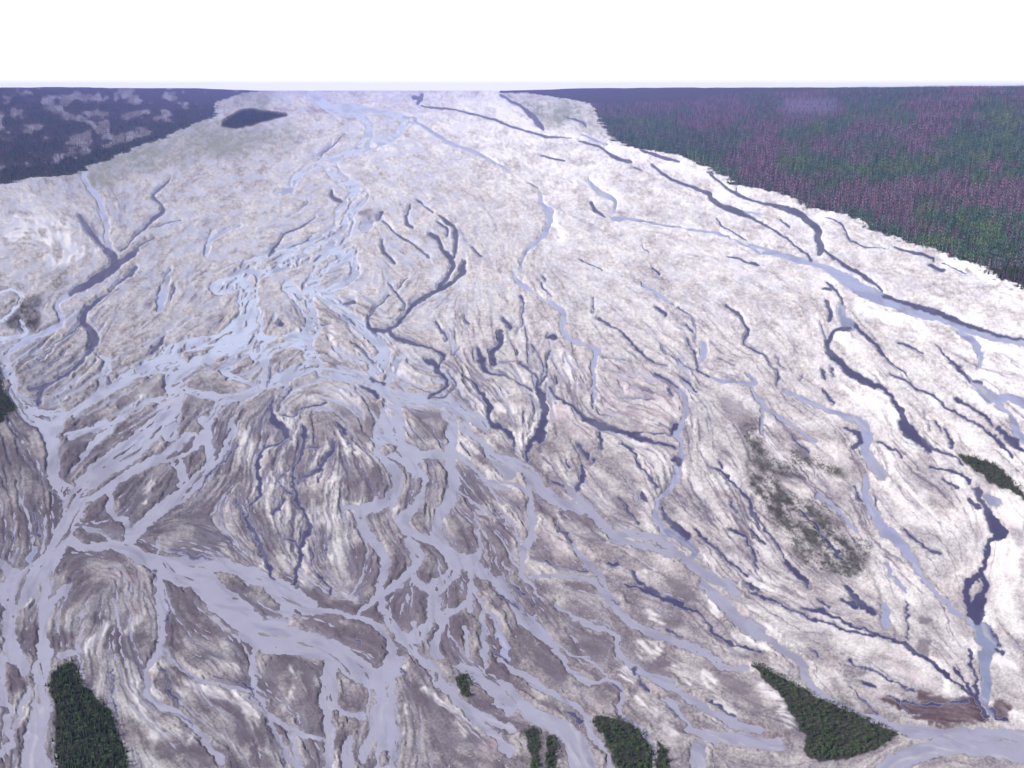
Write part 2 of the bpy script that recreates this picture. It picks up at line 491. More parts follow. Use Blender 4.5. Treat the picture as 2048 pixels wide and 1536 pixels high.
B d0 0 820,500 900,330 1000,230 980,420 980,560 870,540
B d0 0 1060,600 1230,540 1160,680 1110,720
B d0 0 1860,1050 1930,1120 1970,1280 1880,1300
B d0 0 1860,1050 1930,1120 1970,1280 1880,1300
B d0 0 460,380 600,400 700,300 640,400 540,500 480,480
B d0 0 1430,60 1520,60 1560,160 1640,250 1500,230
B d0 0 1780,420 1870,420 1980,500 1970,590 1850,520
B d0 0 0,980 60,1080 30,1180 0,1210
B d0 0 160,280 220,200 280,220 280,540 190,550
B d0 0 30,720 100,650 190,770 200,840 60,910
B d0 0 0,1400 130,1200 220,1080 170,1250 160,1481 0,1481
B d0 0 1500,1280 1600,1220 1700,1400 1650,1481 1440,1481
B d0 0 1420,1110 1500,1150 1500,1250 1430,1280
I d0 0 160,280 220,200 280,220 280,540 190,550
I d0 0 30,720 100,650 190,770 200,840 60,910
D d0 18 890,700 890,900 930,1100 950,1300
D d0 26 1280,690 1320,800 1400,990
D d0 20 1690,760 1850,800 1980,850
D d0 24 1300,150 1330,230 1310,320
W d0 36 660,560 720,480 860,350
W d0 90 980,650:40 1060,750 1060,950 1100,1050
W d0 32 1280,640 1330,720 1400,850 1450,950
W d0 40 1330,760 1480,810 1600,860 1800,930 1950,1000
W d0 36 1670,300 1760,400 1820,480
W d0 36 1640,620 1720,660 1850,720
W d0 55 1800,880 2000,940
W d0 60 1950,1050 1990,1150
W d0 60 1240,1150 1200,1300 1180,1450
W d0 50 1000,400 1130,270
W d0 50 780,920 820,720:30
W d0 50 2000,1000 2040,1060
R d0 90 1330,1150 1330,1300
R d0 60 700,0 700,90
F d0 0 390,790 450,710 560,660 610,720 660,820 720,890 800,980 880,1060 920,1130 940,1250 1000,1420 1010,1481 1030,1700 440,1700 440,1481 440,1200 430,980 400,900
S d1 80 150,50:130 300,150:130 420,230 560,240:50 700,260:40 820,290:40
S d1 230 300,200:120 250,330:120 100,420:230 0,400:240
S d1 230 150,470:260 350,480:250 560,530 700,590 850,700:210 950,770:200 1080,780:180
S d1 70 820,290:50 950,330 1050,400 1100,480 1120,600:90 1080,740:100
S d1 42 860,260 950,180 1050,110 1180,40
S d1 55 1040,170 1080,300 1160,420 1220,520:70
S d1 190 1080,780 1060,900 1080,1050 1080,1250 1060,1481 1060,1700
S d1 120 620,640 620,800:130 620,950:140 640,1100:130 620,1250:80 620,1481:80
S d1 90 780,1250:70 760,1400 770,1481 770,1700
S d1 85 1000,950 980,1100 950,1250 880,1400
S d1 60 640,1000 760,1060 900,1080
S d1 110 1460,50:130 1430,200 1440,330:120 1330,430 1260,520 1330,600:80 1440,680:90 1480,800:90
S d1 60 1440,340:100 1560,260:80 1640,230 1720,150:50 1740,0:40
S d1 80 1270,470 1190,440
S d1 40 1300,320 1280,420
S d1 80 1520,300:70 1490,420:60 1450,540 1500,620:50 1640,680:60 1760,730:90 1880,840:110 1980,930:120 2048,1020:120
S d1 48 1680,380 1700,480 1720,600
S d1 58 1840,260 1830,400 1850,560 1830,700
S d1 34 1760,50 1830,200 1900,270 1960,360 2000,500 2048,620
S d1 85 1600,880 1640,960 1720,1020 1850,1080 1950,1130 2048,1180
S d1 72 1480,780:90 1560,860:80 1640,960:60 1740,1080:60 1850,1170:70 1950,1250:80 2048,1350:100
S d1 100 1180,640 1150,740
S d1 50 20,600 20,760 30,870 90,960 130,1060 230,1110 340,1180 450,1230 560,1250
S d1 60 150,1080 200,1200:50 270,1320 330,1430 360,1481
S d1 50 340,1230 370,1350 400,1481
S d1 24 0,150 100,230 180,290
D d1 15 0,860 60,950 120,1060 160,1160 230,1260 260,1380 280,1481
D d1 20 1200,700 1260,830
D d1 34 870,480 830,460
D d1 12 860,50 870,180
D d1 26 1940,590 2048,650
I d1 0 0,40 100,80 200,180 255,290 140,270 0,180
I d1 0 730,840 900,860 990,970 900,980 800,1000
I d1 0 670,740 740,750 880,830 780,830
I d1 0 650,1040 700,1040 700,1150 760,1180 740,1210 660,1170
I d1 0 1390,440 1460,340 1490,380 1420,470
I d1 0 1280,500 1370,540 1400,620 1340,580
I d1 0 1500,630 1600,630 1650,680 1520,670
I d1 0 1440,720 1480,740 1470,800
I d1 0 650,1481 660,1340 720,1400 730,1481
I d1 0 1000,1440 1060,1330 1110,1440 1060,1481
I d1 0 1780,620 1810,560 1830,680 1860,720 1800,710
B d1 0 1280,500 1370,540 1400,620 1340,580
B d1 0 400,330 460,250 640,290 800,380 940,390 1080,470 1080,600 1000,700 900,660 820,560 720,530 540,450
B d1 0 1060,180 1180,60 1330,120 1380,200 1340,260 1270,430 1120,280
B d1 0 1550,130 1690,10 1710,180 1560,200
B d1 0 1480,540 1580,320 1680,470 1640,620 1560,590
B d1 0 110,700 190,550 280,600 230,800 200,980 110,900
B d1 0 390,670 490,700 500,800 420,860
B d1 0 330,1000 480,900 580,950 580,1200 420,1190 340,1060
B d1 0 200,940 260,900 250,1000 200,1010
B d1 0 1180,900 1250,860 1420,900 1570,1080 1580,1200 1460,1160 1300,1010
B d1 0 1250,640 1330,670 1410,850 1300,760
B d1 0 640,200 740,140 860,190 820,270 720,250
B d1 0 430,130 540,60 640,100 600,190
B d1 0 860,300 1000,190 1060,350 940,310
B d1 0 1750,860 1870,870 2000,1020 1950,1080 1760,970
B d1 0 1770,200 1770,60 1850,200 1840,270
B d1 0 1890,160 1980,140 1990,280 1930,240
B d1 0 1860,290 1920,290 1960,480 1900,460
B d1 0 430,1260 560,1290 560,1481 440,1481
B d1 0 0,1330 100,1340 200,1481 0,1481
B d1 0 1590,620 1640,480 1680,560 1650,630
W d1 30 1370,860 1500,970 1600,1080 1700,1220
W d1 26 1180,720 1240,690
W d1 26 310,680 360,780 330,880 260,1020
W d1 40 20,950 80,1060
W d1 24 770,120 850,160
W d1 30 1200,1000 1210,1200
W d1 30 410,60 500,30
R d1 0 1760,1260 1900,1250 1960,1300 1960,1481 1780,1481
R d1 70 460,270 520,280
S d2 52 0,620:45 100,700 250,790 400,880 540,960 640,1030:60 700,1120:60 730,1250:60 850,1340:70 880,1481:60
S d2 130 0,800:60 60,880:110 150,960:120 250,1060:140 400,1130:150 520,1200:180 600,1300:220 650,1481:250 660,1700:260
S d2 60 0,0:80 60,130 150,280:70 250,370:80 350,470:70 450,560 530,680:50 620,760:50 730,810:45 840,780:30
S d2 70 730,0:50 820,120:60 920,230:65 1010,330 1130,390 1250,440 1400,500:80 1600,560:80 1700,640:70 1800,690:60 1950,700:50
S d2 60 440,200:40 560,290:35 700,350:45 850,400:45 920,440:45 920,540:50 980,620:55 1060,690 1170,750:70 1290,800:80 1400,880:70 1540,960:60 1680,1050:60 1850,1140:70 2048,1180:80
S d2 40 840,780 950,830 960,930 940,1020 1010,1110 1120,1180 1190,1270 1220,1370:34
S d2 22 850,760 720,640 560,590
S d2 45 1280,930:24 1370,1000 1450,1080 1510,1160 1600,1210:60 1690,1190:50
S d2 120 1500,1180:60 1650,1230:80 1850,1250 2048,1290 2200,1300
S d2 110 1600,40:70 1750,160:100 1850,290 1950,370:120 2048,430:140
S d2 140 1560,1330 1560,1481 1560,1700
P d2 40 270,300 350,430
P d2 70 0,430 60,600
D d2 34 1060,50 1200,110:42 1400,190:38 1550,250:28 1640,340:24 1680,430:34 1800,490:25 2048,560:18
D d2 22 0,120 110,190:34 160,230
D d2 22 100,50 240,140 290,200
D d2 26 880,150 940,190
D d2 24 1060,700 1110,810 1180,870
D d2 18 1320,1000 1400,1070
D d2 30 1650,960 1750,1010 1850,1080
D d2 40 530,1040 650,1120
D d2 26 1300,390 1420,440
D d2 22 860,820 960,880
B d2 0 1300,250 1430,290 1420,390 1300,380
B d2 0 690,430 860,440 880,560 800,620 660,580
B d2 0 520,480 600,340 700,400 660,560 560,560
B d2 0 1120,300 1200,310 1280,370 1180,340
B d2 0 1200,640 1320,640 1330,690 1240,690
B d2 0 1200,640 1320,640 1330,690 1240,690
B d2 0 310,940 440,980 520,1080 420,1050
B d2 0 310,940 440,980 520,1080 420,1050
B d2 0 1690,740 1850,760 2048,900 2048,1060 1850,920 1750,830
B d2 0 280,640 340,490 430,530 520,700 510,800 400,780
B d2 0 700,720 760,690 830,780 740,770
B d2 0 900,920 940,900 950,980 910,970
B d2 0 980,160 1050,150 1080,200 1000,210
B d2 0 840,600 900,450 910,600 990,680 880,680
B d2 0 1300,30 1430,20 1560,180 1480,170
B d2 0 1080,630 1200,660 1400,750 1500,860 1350,780 1150,700
W d2 0 1060,490 1220,480 1270,560 1180,630 1080,590
W d2 0 1830,450 1920,410 2048,520 1850,500
W d2 0 1930,240 2010,230 2048,280 2048,370
W d2 0 940,700 1040,700 1040,810 960,790
W d2 30 1880,0 2048,90
W d2 40 1650,120 1700,280
W d2 50 1100,920 1220,1050
W d2 60 1620,740 1700,900
W d2 30 1380,700 1490,810
W d2 40 1180,270 1280,340
W d2 60 1300,1130 1360,1200
W d2 30 1700,960 1850,1050
R d2 80 1150,880 1280,900
R d2 90 800,1000 760,950
F d2 0 740,1100 830,1080 960,1110 1060,1160 1170,1270 1200,1360 1210,1481 1200,1700 920,1700 900,1481 860,1340 790,1220
F d2 0 1240,1280 1300,1330 1330,1481 1320,1700 1240,1700 1240,1481
F d2 0 180,1200 250,1170 310,1220 315,1330 310,1481 310,1700 240,1700 230,1400 200,1300
F d2 0 360,1250 430,1260 460,1350 440,1481 440,1700 370,1700 370,1481
F d1 0 1620,790 1660,755 1710,745 1735,800 1745,880 1725,945 1690,930 1640,860
S d3 100 0,320 60,400:110 150,450:90 300,560:90 400,640:100 430,740:90 480,820:70 600,900:65 750,970:65 900,1030:65 1050,1080:80 1200,1120:150
S d3 130 1200,1130:130 1450,1150 1700,1150 1950,1150 2100,1180:170
S d3 200 2100,1300:260 1800,1260 1500,1240:200 1250,1300:200 1000,1420 900,1600
P d3 30 1280,0 1380,90:24 1500,190:20 1600,280:20 1680,360:38
D d3 100 1630,0:48 1620,100:66 1650,200:105 1690,280:110
D d3 75 1750,0:55 1740,100 1720,200:85
Q d3 130 1700,320:85 1740,400:130 1790,490:140 1770,560:100 1760,640:64 1770,760:56 1760,880:64 1780,960:48 1820,1010:36
D d3 34 1850,520 1900,550
D d3 18 1790,370 1870,490
D d3 34 1640,520:28 1650,620 1690,720 1700,850 1720,960:40 1760,1020:50
D d3 34 1540,660 1600,740 1660,830 1700,920
D d3 24 20,90 150,150 300,220 430,280 600,330 780,390 950,410
D d3 30 380,210 480,230 540,240:34 650,290:25 800,350 950,400 1100,450 1200,500:38 1320,590:38 1430,670:34 1520,750 1600,820 1680,870:40
D d3 28 500,150 580,190
D d3 45 710,50:38 800,150:52 890,210:38 950,240:22
D d3 36 680,140 800,200
D d3 18 750,600:30 800,650 950,690 1100,770 1250,840
D d3 17 750,790 830,890 950,1000
D d3 24 1050,870 1180,990
D d3 32 860,760 950,800
D d3 18 460,520 500,580
P d3 18 1970,470 2048,550
D d3 24 1140,910 1300,925 1450,920 1620,900
D d3 30 1800,960 1860,1030 1920,1050
D d3 30 0,30 60,80
P d3 60 1000,180 1020,340
D d3 16 1180,180 1190,440
M d3 30 1000,900 1150,940 1300,960:70
M d3 0 1270,830 1400,890 1560,910 1680,870 1720,960 1750,1040 1600,1080 1420,1070 1250,1030 1310,990 1330,940 1270,880
M d3 0 1810,960 1850,930 1920,960 1900,1030 1830,1010
B d3 0 1270,270 1340,280 1360,320 1290,330
B d3 0 580,760 650,740 700,820 620,830
B d3 0 1240,480 1340,430 1350,560 1300,580
B d3 0 0,830 60,860 80,960 0,980
B d3 0 960,20 990,300 940,240
W d3 50 0,230 80,330 150,370
W d3 36 0,430 160,560
W d3 44 1920,980 2048,1040
W d3 50 100,800 220,920 300,1080
W d3 40 1240,560 1450,690 1460,820
W d3 40 1840,600 2000,650
R d3 90 1000,560 1200,700 1380,830
R d3 70 900,850 1100,900
F d3 0 20,660 60,640 180,690 320,770 430,840 530,890 650,940 780,1000 950,1080 1080,1140 1090,1180 960,1250 850,1300 600,1360 430,1330 400,1180 330,1040 250,900 130,770
F c3 0 1540,260 1700,290 1830,330 1900,390 1980,480 2048,560 2048,620 1960,540 1850,510 1750,430 1650,370 1590,310
E a0 0 1750,285 1790,230 1900,170 2000,160 2048,170 2200,190 2260,205 2150,235 2048,265 1950,290 1850,315
F b0 0 -60,880 0,930 30,1060 70,1180 120,1260 60,1310 0,1385 -60,1420
Y a0 0 700,660 1000,490 1300,380 1680,240 1900,300 2100,300 2300,330 2200,480 2048,500 1600,560 1100,650 850,760
Y a0 0 1690,170 1690,100 1800,60 1890,10 2150,10 2100,100 2000,150 1900,165
Y a1 0 60,430 200,280 360,280 360,420 300,500 120,510
Y a2 0 30,28 250,28 560,75 700,100 780,200 830,300 640,330 560,290 330,290 230,200 120,100
g a3 130 300,340 600,280 900,150 1100,60
g a3 120 250,560 600,560 900,620 1500,520 1900,500
g a3 100 500,750 800,640 1200,600
g a3 150 1300,950 1800,1050 1600,1180
g a3 80 2048,650 1700,680
g a3 250 1800,150 2048,300
g a2 120 850,250 1300,250
g a2 80 1000,420 1400,500 1700,600
g a3 120 900,150 1200,230
g a3 110 1400,420 1900,350
g a3 140 1300,1150 1900,1250
L a3 110 300,130 600,120
"""
HCAM, SLOPE, FOC, THETA = 500.0, 0.02, 1990.0, math.radians(16.67)
CT, ST = math.cos(THETA), math.sin(THETA)


def ground(u, v):
    """sketch coordinates -> point on the sloping valley floor"""
    x = (np.asarray(u, float) - 1024) / FOC
    y = -(np.asarray(v, float) - 768) / FOC
    dy = y * ST + CT
    dz = y * CT - ST
    t = HCAM / (SLOPE * dy - dz)
    return t * x, t * dy, t


def sketch(x, y, z):
    """point in the valley -> sketch coordinates"""
    dy, dz = y, z - HCAM
    dep = dy * CT - dz * ST
    up = dy * ST + dz * CT
    return 1024 + FOC * x / dep, 768 - FOC * up / dep


def catmull(p, closed, n=5):
    p = np.asarray(p, float)
    if len(p) < 3 and not closed:
        return p
    q = np.vstack([p[-1], p, p[0], p[1]]) if closed else np.vstack([2 * p[0] - p[1], p, 2 * p[-1] - p[-2]])
    out = []
    for i in range(1, len(q) - 2):
        a, b, c, d = q[i - 1], q[i], q[i + 1], q[i + 2]
        for t in np.linspace(0, 1, n, endpoint=False):
            out.append(.5 * (2 * b + (c - a) * t + (2 * a - 5 * b + 4 * c - d) * t * t + (3 * b - a - 3 * c + d) * t ** 3))
    if not closed:
        out.append(q[-2])
    return np.array(out)


STROKES, POLYS = [], []
for line in TRACE.strip().splitlines():
    f = line.split()
    if len(f) < 4:
        continue
    x0, y0, s = TILES[f[1]]
    w0 = float(f[2])
    pts = []
    for tok in f[3:]:
        w = w0
        if ':' in tok:
            tok, wt = tok.split(':')
            w = float(wt)
        a, b = tok.split(',')
        k = (.66 if f[1] in ('c2', 'd3') else .82 if f[1] != 'd0' else .86) if f[0] == 'S' else .85 if f[0] == 'P' else (.74 if w > 55 else .92) if f[0] == 'D' else 1.0
        pts.append((x0 + float(a) * s, y0 + float(b) * s, w * s * k))
    if w0 == 0:
        POLYS.append((f[0], catmull(np.array(pts)[:, :2], True, 4)))
    else:
        q = catmull(pts, False)
        q[:, 2] = np.maximum(q[:, 2], 1.0)
        STROKES.append((f[0], q))

# ------------------------------------------------------------------ raster fields
U0, U1, V0, V1, ST_ = -64.0, 2112.0, 176.0, 1640.0, 1.6
GU = np.arange(U0, U1 + .1, ST_)
GV = np.arange(V0, V1 + .1, ST_)
NU, NV = len(GU), len(GV)
UU, VV = np.meshgrid(GU, GV)
PAD = 26.0


def new_field():
    return np.full((NV, NU), PAD, np.float32)


FLD = {}


def window(lo, hi, pad):
    a = max(int((lo[0] - pad - U0) / ST_), 0)
    b = min(int((hi[0] + pad - U0) / ST_) + 2, NU)
    c = max(int((lo[1] - pad - V0) / ST_), 0)
    d = min(int((hi[1] + pad - V0) / ST_) + 2, NV)
    return a, b, c, d


def draw_stroke(F, q):
    for i in range(len(q) - 1):
        p0, p1 = q[i], q[i + 1]
        wmax = max(p0[2], p1[2]) * .5
        a, b, c, d = window(np.minimum(p0, p1), np.maximum(p0, p1), PAD + wmax)
        if a >= b or c >= d:
            continue
        X, Y = UU[c:d, a:b], VV[c:d, a:b]
        ex, ey = p1[0] - p0[0], p1[1] - p0[1]
        L = ex * ex + ey * ey + 1e-6
        t = np.clip(((X - p0[0]) * ex + (Y - p0[1]) * ey) / L, 0, 1)
        dd = np.hypot(X - p0[0] - t * ex, Y - p0[1] - t * ey) - .5 * (p0[2] + (p1[2] - p0[2]) * t)
        np.minimum(F[c:d, a:b], dd, out=F[c:d, a:b])


def draw_poly(F, q):
    a, b, c, d = window(q.min(0), q.max(0), PAD)
    if a >= b or c >= d:
        return
    X, Y = UU[c:d, a:b], VV[c:d, a:b]
    dist = np.full(X.shape, 1e9)
    ins = np.zeros(X.shape, bool)
    for i in range(len(q)):
        p0, p1 = q[i], q[(i + 1) % len(q)]
        ex, ey = p1 - p0
        L = ex * ex + ey * ey + 1e-9
        t = np.clip(((X - p0[0]) * ex + (Y - p0[1]) * ey) / L, 0, 1)
        np.minimum(dist, np.hypot(X - p0[0] - t * ex, Y - p0[1] - t * ey), out=dist)
        if abs(ey) > 1e-9:
            ins ^= ((p0[1] > Y) != (p1[1] > Y)) & (X < ex * (Y - p0[1]) / ey + p0[0])
    sd = np.where(ins, -dist, dist)
    np.minimum(F[c:d, a:b], sd, out=F[c:d, a:b])


for k in 'SPDQIBMRWVFEYgL':
    FLD[k] = new_field()
for k, q in STROKES:
    draw_stroke(FLD[k], q)
for k, q in POLYS:
    draw_poly(FLD[k], q)
FLD['B2'] = new_field()
seen = []
for k, q in POLYS:                      # a bar sketched twice is darker
    if k == 'B':
        if any(len(q) == len(o) and np.allclose(q, o) for o in seen):
            draw_poly(FLD['B2'], q)
        seen.append(q)


def lerp_up(a, shape):
    """smooth upsampling of a small array"""
    h, w = a.shape
    yy = np.linspace(0, h - 1.001, shape[0])
    xx = np.linspace(0, w - 1.001, shape[1])
    yi, xi = yy.astype(int), xx.astype(int)
    fy, fx = (yy - yi)[:, None], (xx - xi)[None, :]
    fy, fx = fy * fy * (3 - 2 * fy), fx * fx * (3 - 2 * fx)
    A, B = a[yi][:, xi], a[yi][:, xi + 1]
    Cc, D = a[yi + 1][:, xi], a[yi + 1][:, xi + 1]
    return (A * (1 - fx) + B * fx) * (1 - fy) + (Cc * (1 - fx) + D * fx) * fy


def noise(px, py=None):
    """value noise with cells of about px by py sketch units"""
    py = py or px
    a = RNG.random((int((V1 - V0) / py) + 3, int((U1 - U0) / px) + 3))
    return lerp_up(a, (NV, NU)).astype(np.float32)


def bil(F, u, v):
    x = (u - U0) / ST_
    y = (v - V0) / ST_
    x = np.abs(x)
    x = np.where(x > NU - 1, 2 * (NU - 1) - x, x)
    y = np.abs(y)
    y = np.where(y > NV - 1, 2 * (NV - 1) - y, y)
    x = np.clip(x, 0, NU - 1.001)
    y = np.clip(y, 0, NV - 1.001)
    xi, yi = x.astype(int), y.astype(int)
    fx, fy = x - xi, y - yi
    return (F[yi, xi] * (1 - fx) + F[yi, xi + 1] * fx) * (1 - fy) + (F[yi + 1, xi] * (1 - fx) + F[yi + 1, xi + 1] * fx) * fy


def smooth(e0, e1, x):
    t = np.clip((x - e0) / (e1 - e0), 0, 1)
    return t * t * (3 - 2 * t)


# flow direction of the water over the whole plain
cu = np.arange(U0, U1 + 20, 20.0)
cv = np.arange(V0, V1 + 20, 20.0)
CU, CV = np.meshgrid(cu, cv)
ang0 = np.arctan2(CV - 60, (CU - 740) * 1.25)
ac, as_ = np.cos(2 * ang0) * .02, np.sin(2 * ang0) * .02
for k, q in STROKES:
    if k not in 'SPD':
        continue
    for i in range(0, len(q) - 1, 2):
        e = q[min(i + 2, len(q) - 1)] - q[i]
        ln = math.hypot(e[0], e[1])
        if ln < 2:
            continue
        th = math.atan2(e[1], e[0])
        m = (q[i] + e / 2)
        r2 = (CU - m[0]) ** 2 + (CV - m[1]) ** 2
        w = ln / 20 * np.exp(-r2 / (2 * 45.0 ** 2)) * (1.0 if k != 'S' else .8)
        ac += w * math.cos(2 * th)
        as_ += w * math.sin(2 * th)
TH = .5 * np.arctan2(lerp_up(as_, (NV, NU)), lerp_up(ac, (NV, NU)))
TH += (noise(70, 50) - .5) * .5 + (noise(34, 26) - .5) * .6 + (noise(16, 12) - .5) * .25
DX, DY = np.cos(TH).astype(np.float32), np.sin(TH).astype(np.float32)
FAR = np.clip((GV - 150) / 900, .25, 1.15)[:, None].astype(np.float32)   # sizes shrink with distance


def lic(src, length, step=1.0):
    acc = src.copy()
    n = 1
    iy, ix = np.mgrid[0:NV, 0:NU].astype(np.float32)
    for sgn in (1, -1):
        x, y = ix.copy(), iy.copy()
        px, py = DX * sgn, DY * sgn
        for _ in range(length):
            xi = np.clip(x + .5, 0, NU - 1).astype(np.int32)
            yi = np.clip(y + .5, 0, NV - 1).astype(np.int32)
            dx, dy = DX[yi, xi], DY[yi, xi]
            fl = np.where(dx * px + dy * py < 0, -1, 1)
            px, py = dx * fl, dy * fl
            x += px * step * FAR
            y += py * step * FAR
            acc += src[np.clip(y + .5, 0, NV - 1).astype(np.int32), np.clip(x + .5, 0, NU - 1).astype(np.int32)]
            n += 1
    return acc / n


def rank01(a):
    """spread values evenly over 0..1"""
    s = np.sort(a[::7, ::7].ravel())
    return np.searchsorted(s, a.ravel()).reshape(a.shape).astype(np.float32) / len(s)


n_fine = rank01(lic(noise(2.6, 2.2), 5))
n_mid = rank01(lic(noise(6, 4.5) * .7 + noise(3.5, 3) * .3, 12))
n_mid2 = rank01(lic(noise(8, 5) * .6 + noise(4, 3.4) * .4, 24))
n_dash = rank01(lic(noise(9, 6) * .5 + noise(5, 4) * .5, 16))
n_patch = rank01(lic(noise(15, 9) * .6 + noise(7, 5) * .4, 10))
n_grain = rank01(noise(3, 2.4) * .6 + noise(1.9) * .4)
n_big = rank01(lic(noise(24, 15) * .7 + noise(11, 8) * .3, 13))
n_bar = rank01(lic(noise(38, 24) * .6 + noise(16, 11) * .4, 12))
n_spot = rank01(noise(9, 6) * .5 + noise(4, 3) * .5)
left_mottle = rank01(noise(46, 20) * .45 + noise(20, 10) * .35 + noise(9, 5) * .2)
n_cloud = rank01(noise(90, 60) * .5 + noise(40, 26) * .3 + noise(18, 12) * .2)

# ragged natural outlines: shift the sketch by small wandering offsets
wu = ((noise(17, 13) - .5) * 9 + (noise(7, 5.5) - .5) * 6 + (noise(3.5, 3) - .5) * 3.4) * FAR ** .6
wv = ((noise(17, 13) - .5) * 6 + (noise(7, 5.5) - .5) * 4 + (noise(3.5, 3) - .5) * 2.4) * FAR ** .6
for k in FLD:
    FLD[k] = bil(FLD[k], UU + wu, VV + wv).astype(np.float32)

# the bars of the lower left braids are cut by many small threads
braid = np.zeros((NV, NU), np.float32)
near_s = smooth(16, 2, FLD['S'])
thread = (n_mid - .80) * 30 - 1.0
FS = FLD['S']
FS = np.where(FLD['I'] < 2.0, np.maximum(FS, -FLD['I']), FS)
FS = np.where(FLD['F'] < 3.0, np.maximum(FS, 3.5 - FLD['F']), FS)          # no water under the woods
small_isl = (n_mid2 - .87) * 42 * smooth(-3, -10, FS) - 1.2 * smooth(-12, -3, FS)   # slivers of gravel inside broad water
isl_zone = smooth(186, 240, VV) * (1 - .85 * smooth(1380, 1480, VV))
mid_braid = smooth(186, 250, VV) * smooth(900, 760, VV)
small_isl = np.maximum(small_isl, ((n_mid * .6 + n_patch * .4) - .62) * 26 * mid_braid * smooth(-1, -4, FS) - 1.0 * (1 - mid_braid))
FS2 = np.where((FS < -3), np.maximum(FS, np.minimum(small_isl, 3.0) * isl_zone + FS * (1 - isl_zone)), FS)
thr_zone = near_s * smooth(560, 700, VV)
FS3 = np.minimum(FS2, np.where(FS2 > 0, 4.0 - (n_mid - .86) * 60 * thr_zone, FS2))
FP, FD, FQ = FLD['P'], FLD['D'], FLD['Q']
FD = FD + (noise(14, 10) - .5) * 1.6 * FAR
FP = FP + (noise(14, 10) - .5) * 3.0 * FAR + smooth(.70, 1, n_mid) * 1.4 + .2
# side rills on the gravel, too small to sketch, follow the flow
RZ = np.array([  # u, v, density of dark rills
    (200, 620, .9), (350, 500, .9), (300, 700, .8), (450, 400, .9), (260, 380, .7), (320, 600, .9), (420, 480, .9), (540, 380, .6), (130, 720, .8), (600, 300, .3), (80, 480, .05), (860, 480, .75), (760, 560, .75),
    (850, 700, .7), (950, 760, .8), (1000, 700, .7), (600, 900, .85), (560, 1000, .9), (640, 830, .8), (680, 1050, .8), (1100, 880, .6),
    (1150, 640, .35), (1250, 560, .3), (1350, 680, .55), (1250, 800, .8), (1400, 330, .12), (1200, 330, .1), (1000, 300, .1), (1600, 420, .3),
    (1750, 560, .25), (1950, 580, .15), (1600, 650, .3), (1800, 700, .3), (1950, 780, .3), (1720, 850, .25), (1500, 800, .75), (1600, 900, .7),
    (1250, 950, .6), (1400, 1000, .6), (1500, 1080, .6), (1350, 1150, .55), (1200, 1200, .55), (1100, 1150, .5), (1300, 1300, .5), (1500, 1250, .4),
    (1700, 1250, .6), (1850, 1200, .4), (1850, 1000, .5), (2000, 1150, .1), (1750, 1370, .4), (1950, 1380, .3), (450, 1000, .75), (250, 1250, .42), (150, 1150, .3), (250, 900, .3), (830, 1000, .3), (880, 1120, .3), (200, 800, .4),
    (400, 1330, .45), (330, 1480, .5), (560, 1380, .35), (750, 1350, .35), (50, 1000, .3), (950, 1300, .35), (1000, 1450, .35), (1300, 1420, .45)])
TONE_GLARE = np.array([  # gravel tone by region, with glare and lens falloff put into the colour
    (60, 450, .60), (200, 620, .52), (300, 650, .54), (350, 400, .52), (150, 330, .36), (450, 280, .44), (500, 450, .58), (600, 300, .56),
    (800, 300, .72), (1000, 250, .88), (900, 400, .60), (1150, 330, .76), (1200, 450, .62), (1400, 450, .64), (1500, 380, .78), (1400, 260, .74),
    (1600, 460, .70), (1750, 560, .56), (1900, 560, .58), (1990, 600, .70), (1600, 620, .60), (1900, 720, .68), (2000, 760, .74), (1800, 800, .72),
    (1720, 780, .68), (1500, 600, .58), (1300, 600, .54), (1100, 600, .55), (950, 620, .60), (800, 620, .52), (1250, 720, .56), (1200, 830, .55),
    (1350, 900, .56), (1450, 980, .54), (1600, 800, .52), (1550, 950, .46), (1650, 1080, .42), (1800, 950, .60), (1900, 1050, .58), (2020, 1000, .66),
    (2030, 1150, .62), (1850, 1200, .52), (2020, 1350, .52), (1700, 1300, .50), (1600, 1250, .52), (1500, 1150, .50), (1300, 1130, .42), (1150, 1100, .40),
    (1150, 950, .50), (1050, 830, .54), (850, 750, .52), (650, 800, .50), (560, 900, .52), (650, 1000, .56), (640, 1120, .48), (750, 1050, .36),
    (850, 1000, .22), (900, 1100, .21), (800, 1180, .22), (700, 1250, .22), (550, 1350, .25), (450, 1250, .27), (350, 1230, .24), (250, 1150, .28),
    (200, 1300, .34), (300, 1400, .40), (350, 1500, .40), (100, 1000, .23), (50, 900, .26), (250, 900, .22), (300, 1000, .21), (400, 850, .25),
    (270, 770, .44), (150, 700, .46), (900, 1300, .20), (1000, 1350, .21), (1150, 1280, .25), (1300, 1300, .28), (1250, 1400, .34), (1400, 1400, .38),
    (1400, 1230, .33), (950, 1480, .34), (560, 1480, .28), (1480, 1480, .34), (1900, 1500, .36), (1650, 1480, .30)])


def idw(tab, p=3.0):
    num = np.zeros_like(CU)
    den = np.zeros_like(CU)
    for u, v, t in tab:
        w = 1 / (((CU - u) ** 2 + 1.6 * (CV - v) ** 2) + 900) ** (p / 2)
        num += w * t
        den += w
    return lerp_up(num / den, (NV, NU)).astype(np.float32)


WATER0 = np.minimum(np.minimum(FS3, FP), np.minimum(FD, FQ))
FS3g = FLD['S']
rill_density = idw(RZ)
tone_map = idw(TONE_GLARE)


